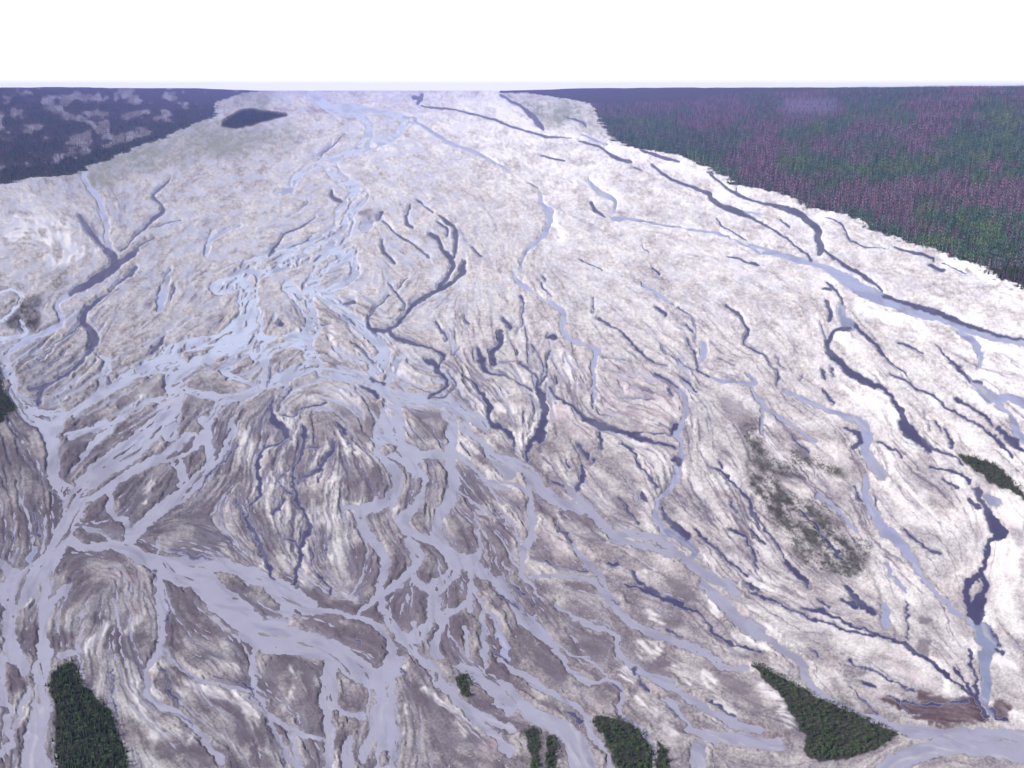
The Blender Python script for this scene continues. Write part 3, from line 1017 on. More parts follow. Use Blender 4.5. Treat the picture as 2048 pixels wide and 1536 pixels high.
def streamline(u, v, length, w, bend=0.0, both=True):
    """a thin channel that follows the flow through (u, v)"""
    arms = []
    for sg in ((1, -1) if both else (1,)):
        x, y = u, v
        px = py = None
        arm = []
        for i in range(int(length / 4) + 1):
            j, k = int((x - U0) / ST_), int((y - V0) / ST_)
            if not (0 <= j < NU and 0 <= k < NV):
                break
            arm.append((x, y))
            dx, dy = float(DX[k, j]), float(DY[k, j])
            if px is None:
                dx, dy = (dx, dy) if dy >= 0 else (-dx, -dy)
                dx, dy = dx * sg, dy * sg
                if bend:
                    c, s_ = math.cos(bend), math.sin(bend)
                    dx, dy = dx * c - dy * s_, dx * s_ + dy * c
            elif dx * px + dy * py < 0:
                dx, dy = -dx, -dy
            if px is not None:
                dx, dy = .55 * px + .45 * dx, .55 * py + .45 * dy
                n_ = math.hypot(dx, dy) + 1e-6
                dx, dy = dx / n_, dy / n_
            px, py = dx, dy
            x += dx * 4
            y += dy * 4
        arms.append(arm)
    p = arms[0] if len(arms) == 1 else arms[1][::-1] + arms[0][1:]
    n_ = len(p)
    if n_ < 3:
        return None
    ph = random.random() * 6.28
    return np.array([(a, b, max(.5, w * (math.sin(math.pi * min(1, .12 + .85 * i / n_)) ** .6) * (.8 + .35 * math.sin(ph + i * .9)))) for i, (a, b) in enumerate(p)])


def thread_field(count, dens, wlo, whi, llo, lhi, branch=.5):
    F = new_field()
    made = 0
    tries = 0
    while made < count and tries < count * 25:
        tries += 1
        u, v = random.uniform(U0, U1), V0 + (V1 - V0) * random.random()
        j, k = int((u - U0) / ST_), int((v - V0) / ST_)
        if not (0 <= j < NU and 0 <= k < NV) or random.random() > dens[k, j]:
            continue
        f = float(FAR[k, 0])
        q = streamline(u, v, random.uniform(llo, lhi) * f * random.choice((.4, .7, 1.0)), random.uniform(wlo, whi) * f ** .8)
        if q is None:
            continue
        draw_stroke(F, q)
        made += 1
        for _ in range(2):
            if random.random() < branch:
                m = q[random.randrange(len(q))]
                b = streamline(m[0], m[1], random.uniform(llo, lhi) * .5 * f, m[2] * .8, random.choice((-1, 1)) * random.uniform(.4, .9), False)
                if b is not None:
                    draw_stroke(F, b)
    return F


dens = (1 - .55 * smooth(1000, 1250, VV)) * rill_density ** 1.2 * (.25 + .95 * smooth(.2, .8, n_cloud)) * smooth(0, 6, WATER0)
F_RILL = thread_field(1500, np.clip(dens, 0, 1), .9, 2.8, 30, 120)
F_CREST = thread_field(520, np.clip(dens + .03, 0, 1), 1.2, 4.2, 16, 60, .15)
tz = smooth(60, 8, FS3g) * smooth(620, 740, VV) * (1 - .6 * smooth(1200, 1350, VV)) * smooth(1500, 900, UU)
F_THREAD = thread_field(520, np.clip(tz, 0, 1) * smooth(-2, 4, FS3g), 1.0, 3.4, 40, 120, .8)
F_RILL = bil(F_RILL, UU + wu * .5, VV + wv * .5).astype(np.float32)
F_THREAD = bil(F_THREAD, UU + wu * .5, VV + wv * .5).astype(np.float32)
FS3 = np.minimum(FS3, np.where(FLD['F'] < 3.0, 9.0, F_THREAD))
rill = np.minimum((n_mid2 - (1 - .17 * rill_density)) * 40 * FAR, (n_patch - .42) * 14)        # > 0 inside a rill
WATER = np.minimum(np.minimum(FS3, FP), np.minimum(FD, FQ))

# kind of each water surface: 0 silty, dark side channels, blue pools
w_dark = smooth(1.0, -1.5, FD) * (1 - .0 * FS3)
w_blue = smooth(1.0, -2.0, FP) * .75
w_pool = smooth(1.0, -3.0, FQ)
silty = smooth(1.5, -1.5, FS3)
w_dark = np.clip(w_dark - .5 * silty * smooth(-1, -6, FS3), 0, 1)

# sediment; regional glare and bank shadow lines are put into its colour
shore = np.exp(-np.clip(WATER, 0, 99) / (5.0 * FAR))
rd = np.clip((1 - .45 * smooth(1000, 1250, VV)) * rill_density ** 1.35 * (.35 + 1.15 * smooth(.15, .85, n_cloud)), 0, 1)
streak = smooth(.66, .95, n_mid2)
dash = smooth(.72, .95, n_dash)
line = smooth(1.0, -.6, F_RILL)
near_line = np.exp(-np.clip(F_RILL, 0, 99) / (3.2 * FAR))
damp_shade = line * .85 + rd * (.30 * near_line + .26 * streak + .30 * dash + .30 * smooth(.70, .97, n_patch) + .22 * smooth(.66, 1, n_big)
                          + .08 * smooth(.70, .98, n_fine) + .22 * smooth(.82, .98, n_spot)) \
    + .80 * np.exp(-np.clip(WATER, 0, 99) / (3.2 * FAR)) * smooth(560, 760, VV) * (.35 + .65 * n_patch) \
    + .22 * np.exp(-np.clip(FD, 0, 99) / (2.5 * FAR)) * (.3 + .7 * n_dash)  # dampness, plus dark bank edges standing in for thin shadow lines
damp_shade *= .84 - .10 * smooth(1000, 1300, VV)
damp_shade = np.clip(damp_shade, 0, 1)
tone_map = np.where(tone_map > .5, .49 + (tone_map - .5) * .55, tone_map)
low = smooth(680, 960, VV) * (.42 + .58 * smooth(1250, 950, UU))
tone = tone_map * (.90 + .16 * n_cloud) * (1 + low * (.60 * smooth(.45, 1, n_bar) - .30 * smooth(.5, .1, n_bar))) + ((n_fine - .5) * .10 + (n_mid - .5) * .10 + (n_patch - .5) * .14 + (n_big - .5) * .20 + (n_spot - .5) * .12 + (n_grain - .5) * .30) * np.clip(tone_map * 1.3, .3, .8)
pale = np.clip(smooth(7, -5, FLD['W']) * (1.5 * smooth(.15, .85, n_mid * .5 + n_patch * .5)), 0, .85)
crest = smooth(1.5, -1.0, F_CREST)
light_side = (1 - .45 * smooth(1000, 1200, VV)) * (smooth(.25, .03, n_patch) * .5 + smooth(.16, .02, n_mid) * .4 + smooth(.12, .0, n_big) * .4)
pale = np.maximum(pale, np.clip(light_side * (.05 + .35 * rd) + crest * (.2 + .35 * rd), 0, .8))
low = smooth(680, 960, VV) * (.42 + .58 * smooth(1250, 950, UU))
brown = np.clip(.40 * smooth(22, -12, FLD['V']) * smooth(.2, .8, n_patch) + smooth(3, -6, FLD['B']) * (.55 + .35 * n_cloud) + .35 * smooth(3, -4, FLD['B2']) + smooth(.80, .98, n_spot) * .25 * rill_density + low * (.55 * smooth(.42, .08, n_bar) + .3 * smooth(.75, .98, n_patch)), 0, 1)
film = np.clip((np.exp(-np.clip(FS3, 0, 99) / (4.5 * FAR + 4.5 * smooth(720, 520, VV))) - .10) * (1.5 * smooth(.3, .8, n_dash * .5 + n_patch * .5)) * (1 - .85 * smooth(760, 900, VV)) * (1 - .55 * smooth(820, 1000, UU)), 0, .7)
maroon = smooth(8, 0, FLD['M'] + (n_dash - .5) * 9 + (n_spot - .5) * 5) * (.7 + .3 * n_mid)
pink = smooth(9, -12, FLD['R']) * .8 * smooth(.2, .8, n_patch * .4 + n_big * .3 + n_spot * .3)
grey_green = smooth(14, -10, FLD['Y'] + (n_dash - .5) * 10) * np.clip(.15 + .6 * n_cloud + .5 * smooth(.4, .9, n_spot) + .3 * (n_patch - .5), 0, 1)
scrub_f = smooth(8, -14, FLD['V'])
wood_f = np.maximum(smooth(1, -2, FLD['F']), smooth(1, -1, FLD['E']))

# ------------------------------------------------------------------ terrain mesh
def axis(lo, hi, step, ends):
    a = np.arange(lo, hi + .01, step)
    left = lo - np.cumsum(np.geomspace(step, ends[0] / 6, 34))[::-1]
    right = hi + np.cumsum(np.geomspace(step, ends[1] / 6, 34))
    return np.concatenate([left, a, right])


au = axis(-40, 2088, 1.8, (1500, 1500))
av = np.arange(181.5, 1560, 1.8)
av = np.concatenate([av, 1560 + np.cumsum(np.geomspace(1.8, 320, 30))])
MU, MV = np.meshgrid(au, av)
GX, GY, GT = ground(MU, MV)
MPP = GT / FOC

# forested slopes on both sides of the valley: rise away from the foot of each slope
foot_r = np.array([(1900, 187), (1000, 186.5), (1063, 187), (1142, 199), (1178, 206), (1193, 221), (1211, 256), (1218, 271), (1241, 287), (1277, 297),
                   (1317, 304), (1360, 310), (1396, 327), (1431, 343), (1457, 353), (1470, 368), (1500, 376), (1527, 378), (1559, 389), (1594, 402),
                   (1634, 418), (1671, 424), (1709, 437), (1741, 450), (1768, 464), (1800, 477), (1848, 493), (1901, 512), (1955, 533),
                   (1982, 539), (2003, 556), (2048, 575), (2300, 690), (2700, 900), (3400, 1300)], float)[1:]
foot_l = np.array([(-1500, 640), (-700, 470), (-250, 395), (0, 369), (26, 368), (71, 356), (114, 355), (152, 346), (183, 332), (218, 317), (254, 304), (274, 292),
                   (328, 276), (360, 259), (406, 241), (429, 233), (429, 206), (457, 195), (480, 187)], float)


def world_line(f):
    x, y, _ = ground(f[:, 0], f[:, 1])
    return np.stack([x, y], 1)


WR, WL = world_line(foot_r), world_line(foot_l)
WR = np.vstack([WR[0] + (0, 30000), WR])
WL = np.vstack([WL, WL[-1] + (0, 30000)])


def side_distance(x, y, line, right):
    """metres from the foot of the slope, positive on the forest side"""
    shp = np.shape(x)
    x, y = np.ravel(x), np.ravel(y)
    best = np.full(x.shape, 1e12)
    sgn = np.ones(x.shape)
    for i in range(len(line) - 1):
        p, q = line[i], line[i + 1]
        e = q - p
        t = np.clip(((x - p[0]) * e[0] + (y - p[1]) * e[1]) / (e @ e), 0, 1)
        dx, dy = x - p[0] - t * e[0], y - p[1] - t * e[1]
        d2 = dx * dx + dy * dy
        cr = e[0] * dy - e[1] * dx
        m = d2 < best * (1 - 1e-9)
        best = np.where(m, d2, best)
        sgn = np.where(m, np.where(cr > 0, 1, -1), sgn)
    d = np.sqrt(best) * sgn
    ragged = 26 * hnoise(x, y, 170, 21) + 16 * hnoise(x, y, 62, 22) + 45 * hnoise(x, y, 520, 23)
    return (d + ragged).reshape(shp)


def hnoise(x, y, s, seed):
    """smooth hills from a few sine waves"""
    r = np.random.default_rng(seed)
    o = 0
    for k in range(7):
        a = r.random() * 6.28
        f = 6.28 / s * (.6 + r.random() * 1.2)
        o = o + np.sin((x * math.cos(a) + y * math.sin(a)) * f + r.random() * 6.28)
    return o / 7


HR, HL = 330.0, 300.0


def slope_height(x, y):
    dr = side_distance(x, y, WR, True)
    dl = side_distance(x, y, WL, False)
    hr = HR * smooth(-200, 5200, dr) * (1 + .30 * hnoise(x, y, 1500, 3)) - HR * smooth(-200, 5200, dr * 0) * 1.0
    hl = HL * smooth(-200, 4500, dl) * (1 + .30 * hnoise(x, y, 1200, 5)) - HL * smooth(-200, 4500, dl * 0)
    return np.where(dr > 0, np.maximum(hr, 0) + 2.0, 0) + np.where(dl > 0, np.maximum(hl, 0) + 2.0, 0), dr, dl


# keep the crest of the slopes just below eye level
def land(x, y):
    h, dr, dl = slope_height(x, y)
    base = SLOPE * y
    top = 494 - .0012 * np.maximum(y, 0) + 16 * hnoise(x, y, 2600, 31) + 8 * hnoise(x, y, 700, 32)
    z = base + h
    over = z - (top - 60)
    z = np.where((h > 0) & (over > 0), top - 60 + 60 * (1 - np.exp(-np.maximum(over, 0) / 60)), z)
    return z, dr, dl, h


Z0, DR, DL, HH = land(GX, GY)
forest = np.maximum(DR, DL)


def S(F):
    return bil(F, MU, MV)


wat = S(WATER)
rel = np.clip(MPP / .42, 1, 2.0)
far_m = np.clip((MV - 150) / 900, .25, 1.15)
dry = smooth(0, 7 * far_m, wat)
dry2 = smooth(0, 34 * far_m, wat)
bar = 1.1 * dry + 1.2 * dry2 + dry * (.7 * (S(n_big) - .45) + .5 * (S(n_bar) - .4) + .35 * (.55 - S(n_patch)) + .2 * (S(n_mid) - .45) + .3 * (S(n_spot) - .5)) - .3 * dry * smooth(1.0, -1.0, S(F_RILL)) + .15 * dry * S(crest)
bar = np.where(wat > 0, np.maximum(bar, .04 + .3 * dry), 0)
bed = -.25 - .7 * smooth(0, 6, -wat)
shape = np.where(wat > 0, bar, bed * smooth(0, 1.5, -wat))
ZT = Z0 + np.where(forest > 0, 0, shape * rel)
ZT = ZT - .0


def make_mesh(name, X, Y, Z, cells=None):
    """regular grid -> mesh object; cells is a mask of the faces to keep"""
    nv, nu = X.shape
    idx = np.arange(nv * nu).reshape(nv, nu)
    q = np.stack([idx[:-1, :-1], idx[1:, :-1], idx[1:, 1:], idx[:-1, 1:]], -1)
    q = q[cells] if cells is not None else q.reshape(-1, 4)
    used, inv = np.unique(q, return_inverse=True)
    q = inv.reshape(-1, 4)
    co = np.stack([X.ravel()[used], Y.ravel()[used], Z.ravel()[used]], 1).astype(np.float32)
    me = bpy.data.meshes.new(name)
    me.vertices.add(len(co))
    me.vertices.foreach_set('co', co.ravel())
    me.loops.add(len(q) * 4)
    me.loops.foreach_set('vertex_index', q.ravel().astype(np.int32))
    me.polygons.add(len(q))
    me.polygons.foreach_set('loop_start', np.arange(0, len(q) * 4, 4, dtype=np.int32))
    me.polygons.foreach_set('loop_total', np.full(len(q), 4, np.int32))
    me.polygons.foreach_set('use_smooth', np.ones(len(q), bool))
    me.update(calc_edges=True)
    me.validate()
    return me, used


def add_attr(me, name, arr4):
    a = me.attributes.new(name, 'FLOAT_COLOR', 'POINT')
    a.data.foreach_set('color', np.ascontiguousarray(arr4, np.float32).ravel())


def link(name, me, kind=None, label=None, cat=None, group=None, parent=None):
    o = bpy.data.objects.new(name, me)
    C.objects.link(o)
    if kind:
        o['kind'] = kind
    if label:
        o['label'] = label
    if cat:
        o['category'] = cat
    if group:
        o['group'] = group
    if parent:
        o.parent = parent
    return o


# ------------------------------------------------------------------ materials
class Nodes:
    def __init__(self, name):
        self.m = bpy.data.materials.new(name)
        self.m.use_nodes = True
        self.t = self.m.node_tree
        self.b = self.t.nodes['Principled BSDF']

    def n(self, kind, **kw):
        x = self.t.nodes.new(kind)
        for k, v in kw.items():
            setattr(x, k, v)
        return x

    def put(self, sock, val):
        if hasattr(val, 'is_linked') or hasattr(val, 'links'):
            self.t.links.new(val, sock)
        elif isinstance(val, (tuple, list)):
            sock.default_value = (*val, 1.0) if len(val) == 3 and len(sock.default_value) == 4 else val
        else:
            sock.default_value = val

    def math(self, op, a, b=0.0, clamp=False):
        x = self.n('ShaderNodeMath', operation=op, use_clamp=clamp)
        self.put(x.inputs[0], a)
        self.put(x.inputs[1], b)
        return x.outputs[0]

    def mix(self, f, a, b, blend='MIX'):
        x = self.n('ShaderNodeMix', data_type='RGBA', blend_type=blend)
        self.put(x.inputs[0], f)
        self.put(x.inputs[6], a)
        self.put(x.inputs[7], b)
        return x.outputs[2]

    def noise(self, scale, detail=3, stretch=None, rough=.55):
        x = self.n('ShaderNodeTexNoise')
        x.inputs['Scale'].default_value = scale
        x.inputs['Detail'].default_value = detail
        x.inputs['Roughness'].default_value = rough
        tc = self.n('ShaderNodeTexCoord')
        self.t.links.new(tc.outputs['Object'], x.inputs['Vector'])
        return x.outputs['Fac']

    def attr(self, name):
        x = self.n('ShaderNodeAttribute', attribute_name=name)
        s = self.n('ShaderNodeSeparateColor')
        self.t.links.new(x.outputs['Color'], s.inputs[0])
        return s.outputs[0], s.outputs[1], s.outputs[2], x.outputs['Alpha']

    def ramp(self, fac, stops):
        x = self.n('ShaderNodeValToRGB')
        el = x.color_ramp.elements
        while len(el) < len(stops):
            el.new(.5)
        for e, (p, c) in zip(el, stops):
            e.position = p
            e.color = (*c, 1)
        self.put(x.inputs[0], fac)
        return x.outputs[0]

    def rough(self, r, spec=.3, dr=None):
        self.b.inputs['Roughness'].default_value = r
        self.b.inputs['Specular IOR Level'].default_value = spec
        if dr is not None and 'Diffuse Roughness' in self.b.inputs:
            self.b.inputs['Diffuse Roughness'].default_value = dr


G = Nodes('river_gravel')
t_, d_, br_, pl_ = G.attr('sediment_light')
mr_, pk_, gg_, wd_ = G.attr('cover')
nz = G.math('ADD', G.math('MULTIPLY', G.math('SUBTRACT', G.noise(.5, 5, rough=.7), .5), .42), G.math('MULTIPLY', G.math('SUBTRACT', G.noise(.07, 5, rough=.65), .5), .34))
tt = G.math('ADD', t_, nz, True)
col = G.ramp(tt, [(0, (.055, .048, .060)), (.22, (.165, .145, .160)), (.45, (.41, .378, .382)), (.72, (.69, .66, .655)), (1, (.85, .83, .815))])
tint = G.noise(.012, 3)
col = G.mix(G.math('MULTIPLY', G.math('SUBTRACT', tint, .45, True), 1.2, True), col, G.mix(1.0, col, (1.0, .93, .86), 'MULTIPLY'))
col = G.mix(G.math('MULTIPLY', G.math('SUBTRACT', G.noise(.02, 4), .5, True), 2.2, True), col, G.mix(1.0, col, (.90, .95, .90), 'MULTIPLY'))
col = G.mix(G.math('MULTIPLY', G.math('SUBTRACT', G.noise(.028, 4), .52, True), 2.5, True), col, G.mix(1.0, col, (1.0, .86, .86), 'MULTIPLY'))
col = G.mix(pl_, col, (.74, .70, .71))
col = G.mix(G.math('MULTIPLY', d_, .90), col, G.mix(G.noise(.05, 3), (.060, .050, .085), (.125, .102, .145)))
col = G.mix(G.math('MULTIPLY', pk_, .45), col, (.46, .34, .37))
bcol = G.mix(G.noise(.15, 4), (.085, .066, .088), (.165, .138, .165))
col = G.mix(G.math('MULTIPLY', br_, .85), col, bcol)
fm_ = G.attr('film')[0]
col = G.mix(fm_, col, G.mix(G.noise(.08, 3), (.37, .38, .49), (.48, .49, .60)))
col = G.mix(mr_, col, G.mix(G.noise(.1, 3), (.048, .026, .036), (.090, .054, .068)))
ggc = G.mix(G.noise(.05, 4), (.15, .165, .125), (.30, .30, .27))
col = G.mix(gg_, col, ggc)
wdc = G.mix(G.noise(.03, 4), (.022, .032, .024), (.060, .052, .050))
col = G.mix(wd_, col, wdc)
G.put(G.b.inputs['Base Color'], col)
gb = G.n('ShaderNodeBump')
gb.inputs['Strength'].default_value = .55
gb.inputs['Distance'].default_value = .8
G.t.links.new(G.noise(.22, 6, rough=.7), gb.inputs['Height'])
G.t.links.new(gb.outputs[0], G.b.inputs['Normal'])
G.rough(.95, .12, .8)
GRAVEL = G.m

W = Nodes('river_water')
k_, b_, p_, s_ = W.attr('water')
wn = W.noise(.05, 4)
silt = W.mix(wn, (.30, .286, .365), (.365, .35, .435))
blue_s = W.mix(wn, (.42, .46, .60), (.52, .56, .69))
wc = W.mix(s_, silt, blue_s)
wc = W.mix(b_, wc, W.mix(wn, (.27, .28, .44), (.36, .365, .53)))
wc = W.mix(p_, wc, W.mix(wn, (.20, .22, .33), (.27, .29, .40)))
wc = W.mix(k_, wc, W.mix(wn, (.040, .037, .088), (.088, .080, .150)))
sh_ = W.attr('shoal')
wc = W.mix(W.math('MULTIPLY', sh_[0], .75), wc, (.46, .43, .47))
wc = W.mix(W.math('MULTIPLY', sh_[1], .55), wc, (.16, .155, .22))
W.put(W.b.inputs['Base Color'], wc)
W.rough(.4, .10, 0)
W.b.inputs['IOR'].default_value = 1.33
bump = W.n('ShaderNodeBump')
bump.inputs['Strength'].default_value = .25
bump.inputs['Distance'].default_value = .4
W.t.links.new(W.noise(.5, 3), bump.inputs['Height'])
W.t.links.new(bump.outputs[0], W.b.inputs['Normal'])
WATERM = W.m


def leaf_mat(name, a, b, attr=None, rough=.8):
    L = Nodes(name)
    c = L.mix(L.noise(.8, 2), a, b)
    if attr:
        x = L.n('ShaderNodeAttribute', attribute_name=attr)
        c = x.outputs['Color']
        c = L.mix(.35, c, L.mix(L.noise(.6, 2), (.35, .35, .35), (1.6, 1.6, 1.6)), 'MULTIPLY')
    L.put(L.b.inputs['Base Color'], c)
    L.rough(rough, .15)
    return L.m


BARK = leaf_mat('bark', (.09, .07, .06), (.15, .12, .11))
SPRUCE = leaf_mat('spruce_needles', (.018, .034, .019), (.040, .066, .032))
LEAFY = leaf_mat('willow_leaves', (.048, .088, .034), (.095, .150, .055))
DEADW = leaf_mat('dead_twigs', (.060, .040, .064), (.12, .082, .115))
FORESTM = leaf_mat('forest_foliage', (0, 0, 0), (0, 0, 0), 'leaf')

# ------------------------------------------------------------------ ground and water
me, used = make_mesh('gravel_plain', GX, GY, ZT)
sed = np.stack([np.clip(S(tone), .02, 1), S(damp_shade), S(brown), S(pale)], -1).reshape(-1, 4)
wood = np.maximum(S(wood_f), smooth(-22, 4, forest + (S(n_spot) - .5) * 46))
wood = np.maximum(wood, S(scrub_f) * .8 * smooth(.25, .75, S(n_spot) * .5 + S(n_patch) * .5))
cov = np.stack([S(maroon), S(pink), S(grey_green), wood], -1).reshape(-1, 4)
left_open = (DL > 150) * smooth(.62, .80, bil(left_mottle, *sketch(GX, GY, ZT)))
cov[:, 3] *= 1 - .62 * left_open.reshape(-1)
on_slope = (forest > 0).reshape(-1)
sed[on_slope, 0] = .26
sed[on_slope, 1:] = 0
add_attr(me, 'sediment_light', sed[used])
add_attr(me, 'cover', cov[used])
fl = S(film).reshape(-1, 1)
add_attr(me, 'film', np.concatenate([fl, fl, fl, fl], 1)[used])
me.materials.append(GRAVEL)
link('ground', me, 'structure')

wet = (wat < 2.5 * far_m + 1.0) & (forest < 60)
cells = wet[:-1, :-1] | wet[1:, :-1] | wet[1:, 1:] | wet[:-1, 1:]
me, used = make_mesh('river_water', GX, GY, SLOPE * GY, cells)
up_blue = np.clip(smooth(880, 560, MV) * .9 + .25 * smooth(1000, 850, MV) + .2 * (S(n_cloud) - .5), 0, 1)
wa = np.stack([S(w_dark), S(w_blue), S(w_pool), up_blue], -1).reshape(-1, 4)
add_attr(me, 'water', wa[used])
shl = smooth(.62, 1, S(n_mid2)) * smooth(0, -5, wat) * (1 - S(w_dark))
shd = smooth(.60, 1, S(n_big)) * .6 + smooth(.7, 1, S(n_dash)) * .5
add_attr(me, 'shoal', np.stack([shl, shd, shl, shl], -1).reshape(-1, 4)[used])
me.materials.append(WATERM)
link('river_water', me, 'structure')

# ------------------------------------------------------------------ trees
def mesh_from(name, co, faces, mat, cols=None, shade=False):
    me = bpy.data.meshes.new(name)
    n = len(faces)
    me.vertices.add(len(co))
    me.vertices.foreach_set('co', np.asarray(co, np.float32).ravel())
    f = np.asarray(faces, np.int32)
    k = f.shape[1]
    me.loops.add(n * k)
    me.loops.foreach_set('vertex_index', f.ravel())
    me.polygons.add(n)
    me.polygons.foreach_set('loop_start', np.arange(0, n * k, k, dtype=np.int32))
    me.polygons.foreach_set('loop_total', np.full(n, k, np.int32))
    if shade:
        me.polygons.foreach_set('use_smooth', np.ones(n, bool))
    me.update(calc_edges=True)
    if cols is not None:
        a = me.attributes.new('leaf', 'FLOAT_COLOR', 'POINT')
        a.data.foreach_set('color', np.asarray(cols, np.float32).ravel())
    me.materials.append(mat)
    return me


def trunk_shape(h, r, sides=6):
    co, fa = [], []
    for z, rr in ((-.6, r * 1.2), (h * .35, r * .75), (h * .97, r * .12)):
        for i in range(sides):
            a = 6.283 * i / sides
            co.append((math.cos(a) * rr, math.sin(a) * rr, z))
    for k in range(2):
        for i in range(sides):
            j = (i + 1) % sides
            fa.append((k * sides + i, k * sides + j, (k + 1) * sides + j, (k + 1) * sides + i))
    return co, fa


def spruce_shape(h, rad, rr, tiers=9, start=.10, sparse=0.0):
    """boughs as drooping leaf shaped blades round the trunk"""
    co, fa = [], []
    for t in range(tiers):
        f = t / (tiers - 1)
        z = h * (start + (1 - start) * f * .97)
        R = rad * (1 - f) ** .85 * rr.uniform(.8, 1.15) + .10
        n = max(4, int(9 * (1 - f) + 3))
        off = rr.random() * 6.28
        for i in range(n):
            if rr.random() < sparse:
                continue
            a = off + 6.283 * (i + rr.uniform(-.3, .3)) / n
            L = R * rr.uniform(.7, 1.2)
            wd = L * rr.uniform(.26, .42) + .05
            ca, sa = math.cos(a), math.sin(a)
            dz = -L * rr.uniform(.25, .55)
            up = h / tiers * rr.uniform(.5, .9)
            b = len(co)
            co += [(0, 0, z + up), (ca * L * .6 - sa * wd, sa * L * .6 + ca * wd, z + dz * .55),
                   (ca * L, sa * L, z + dz), (ca * L * .6 + sa * wd, sa * L * .6 - ca * wd, z + dz * .5)]
            fa.append((b, b + 1, b + 2, b + 3))
    b = len(co)
    co += [(0, 0, h * 1.05), (.12, 0, h * .9), (-.06, .1, h * .9), (-.06, -.1, h * .9)]
    fa += [(b, b + 1, b + 2, b), (b, b + 2, b + 3, b), (b, b + 3, b + 1, b)]
    fa = [q if len(set(q)) == 4 else (q[0], q[1], q[2], q[2]) for q in fa]
    return co, fa


def tri(fa):
    out = []
    for q in fa:
        q = list(dict.fromkeys(q))
        out.append(q[:3])
        if len(q) == 4:
            out.append([q[0], q[2], q[3]])
    return out


def bush_shape(h, rad, rr, n=110):
    """leaf clumps spread through an uneven crown"""
    co, fa = [], []
    lobes = [(rr.uniform(-.45, .45) * rad, rr.uniform(-.45, .45) * rad, h * rr.uniform(.4, .8), rad * rr.uniform(.45, .75)) for _ in range(6)]
    for _ in range(n):
        lx, ly, lz, lr = rr.choice(lobes)
        a, e = rr.uniform(0, 6.283), rr.uniform(-.5, 1.5)
        r = lr * rr.uniform(.55, 1.05)
        p = (lx + math.cos(a) * math.cos(e) * r, ly + math.sin(a) * math.cos(e) * r, max(lz + math.sin(e) * r * .9, .1))
        s = rad * rr.uniform(.14, .30)
        b = len(co)
        for k in range(3):
            aa = rr.uniform(0, 6.28)
            co.append((p[0] + math.cos(aa) * s, p[1] + math.sin(aa) * s, p[2] + rr.uniform(-.6, .6) * s))
        fa.append((b, b + 1, b + 2))
    return co, fa


def variants(kind, count):
    out = []
    for i in range(count):
        rr = random.Random(kind + str(i))
        if kind == 'spruce':
            h = rr.uniform(6.5, 9.5)
            co, fa = spruce_shape(h, rr.uniform(1.25, 1.8), rr)
            cr = mesh_from('spruce_crown', co, tri(fa), SPRUCE)
            tr = mesh_from('spruce_trunk', *trunk_shape(h, .14), BARK)
        elif kind == 'willow':
            h = rr.uniform(4.0, 6.5)
            co, fa = bush_shape(h, rr.uniform(1.6, 2.3), rr)
            cr = mesh_from('willow_crown', co, fa, LEAFY)
            tr = mesh_from('willow_trunk', *trunk_shape(h * .7, .12), BARK)
        else:
            h = rr.uniform(15, 22)
            co, fa = spruce_shape(h, rr.uniform(2.0, 3.0), rr, 11, .12, .35)
            cr = mesh_from('dead_spruce_crown', co, tri(fa), DEADW)
            tr = mesh_from('dead_spruce_trunk', *trunk_shape(h, .28), BARK)
        out.append((cr, tr))
    return out


VAR = {k: variants(k, n) for k, n in (('spruce', 6), ('willow', 6), ('dead', 5))}
PROTO = {}


def plant(kind, name, p, rz, s, i, label, cat, group):
    """one tree: an Empty with crown and trunk; later ones copy the first of their shape"""
    key = (kind, i)
    if key not in PROTO:
        r = bpy.data.objects.new(name, None)
        C.objects.link(r)
        cr, tr = VAR[kind][i]
        link('crown', cr, parent=r)
        link('trunk', tr, parent=r)
        PROTO[key] = r
    else:
        src = PROTO[key]
        r = src.copy()
        C.objects.link(r)
        for ch in src.children:
            c = ch.copy()
            C.objects.link(c)
            c.parent = r
    r.location, r.rotation_euler, r.scale = p, (0, 0, rz), (s, s, s * random.uniform(.9, 1.12))
    r.empty_display_size = 1
    r['label'], r['category'], r['group'] = label, cat, group
    return r


def ground_z(x, y):
    """height of the built ground at a point of the valley"""
    z0, dr, dl, h = land(x, y)
    u, v = sketch(x, y, SLOPE * y)
    k = np.clip(np.searchsorted(av, v) - 1, 0, len(av) - 2)
    j = np.clip(np.searchsorted(au, u) - 1, 0, len(au) - 2)
    fv = np.clip((v - av[k]) / (av[k + 1] - av[k]), 0, 1)
    fu = np.clip((u - au[j]) / (au[j + 1] - au[j]), 0, 1)
    return (ZT[k, j] * (1 - fu) + ZT[k, j + 1] * fu) * (1 - fv) + (ZT[k + 1, j] * (1 - fu) + ZT[k + 1, j + 1] * fu) * fv


def scatter(poly, spacing):
    """jittered points inside a polygon of the valley floor"""
    lo, hi = poly.min(0), poly.max(0)
    gx, gy = np.meshgrid(np.arange(lo[0], hi[0], spacing), np.arange(lo[1], hi[1], spacing))
    gx = gx + (RNG.random(gx.shape) - .5) * spacing * .95
    gy = gy + (RNG.random(gx.shape) - .5) * spacing * .95
    x, y = gx.ravel(), gy.ravel()
    ins = np.zeros(x.shape, bool)
    for i in range(len(poly)):
        p0, p1 = poly[i], poly[(i + 1) % len(poly)]
        if abs(p1[1] - p0[1]) > 1e-9:
            ins ^= ((p0[1] > y) != (p1[1] > y)) & (x < (p1[0] - p0[0]) * (y - p0[1]) / (p1[1] - p0[1]) + p0[0])
    return np.stack([x[ins], y[ins]], 1)


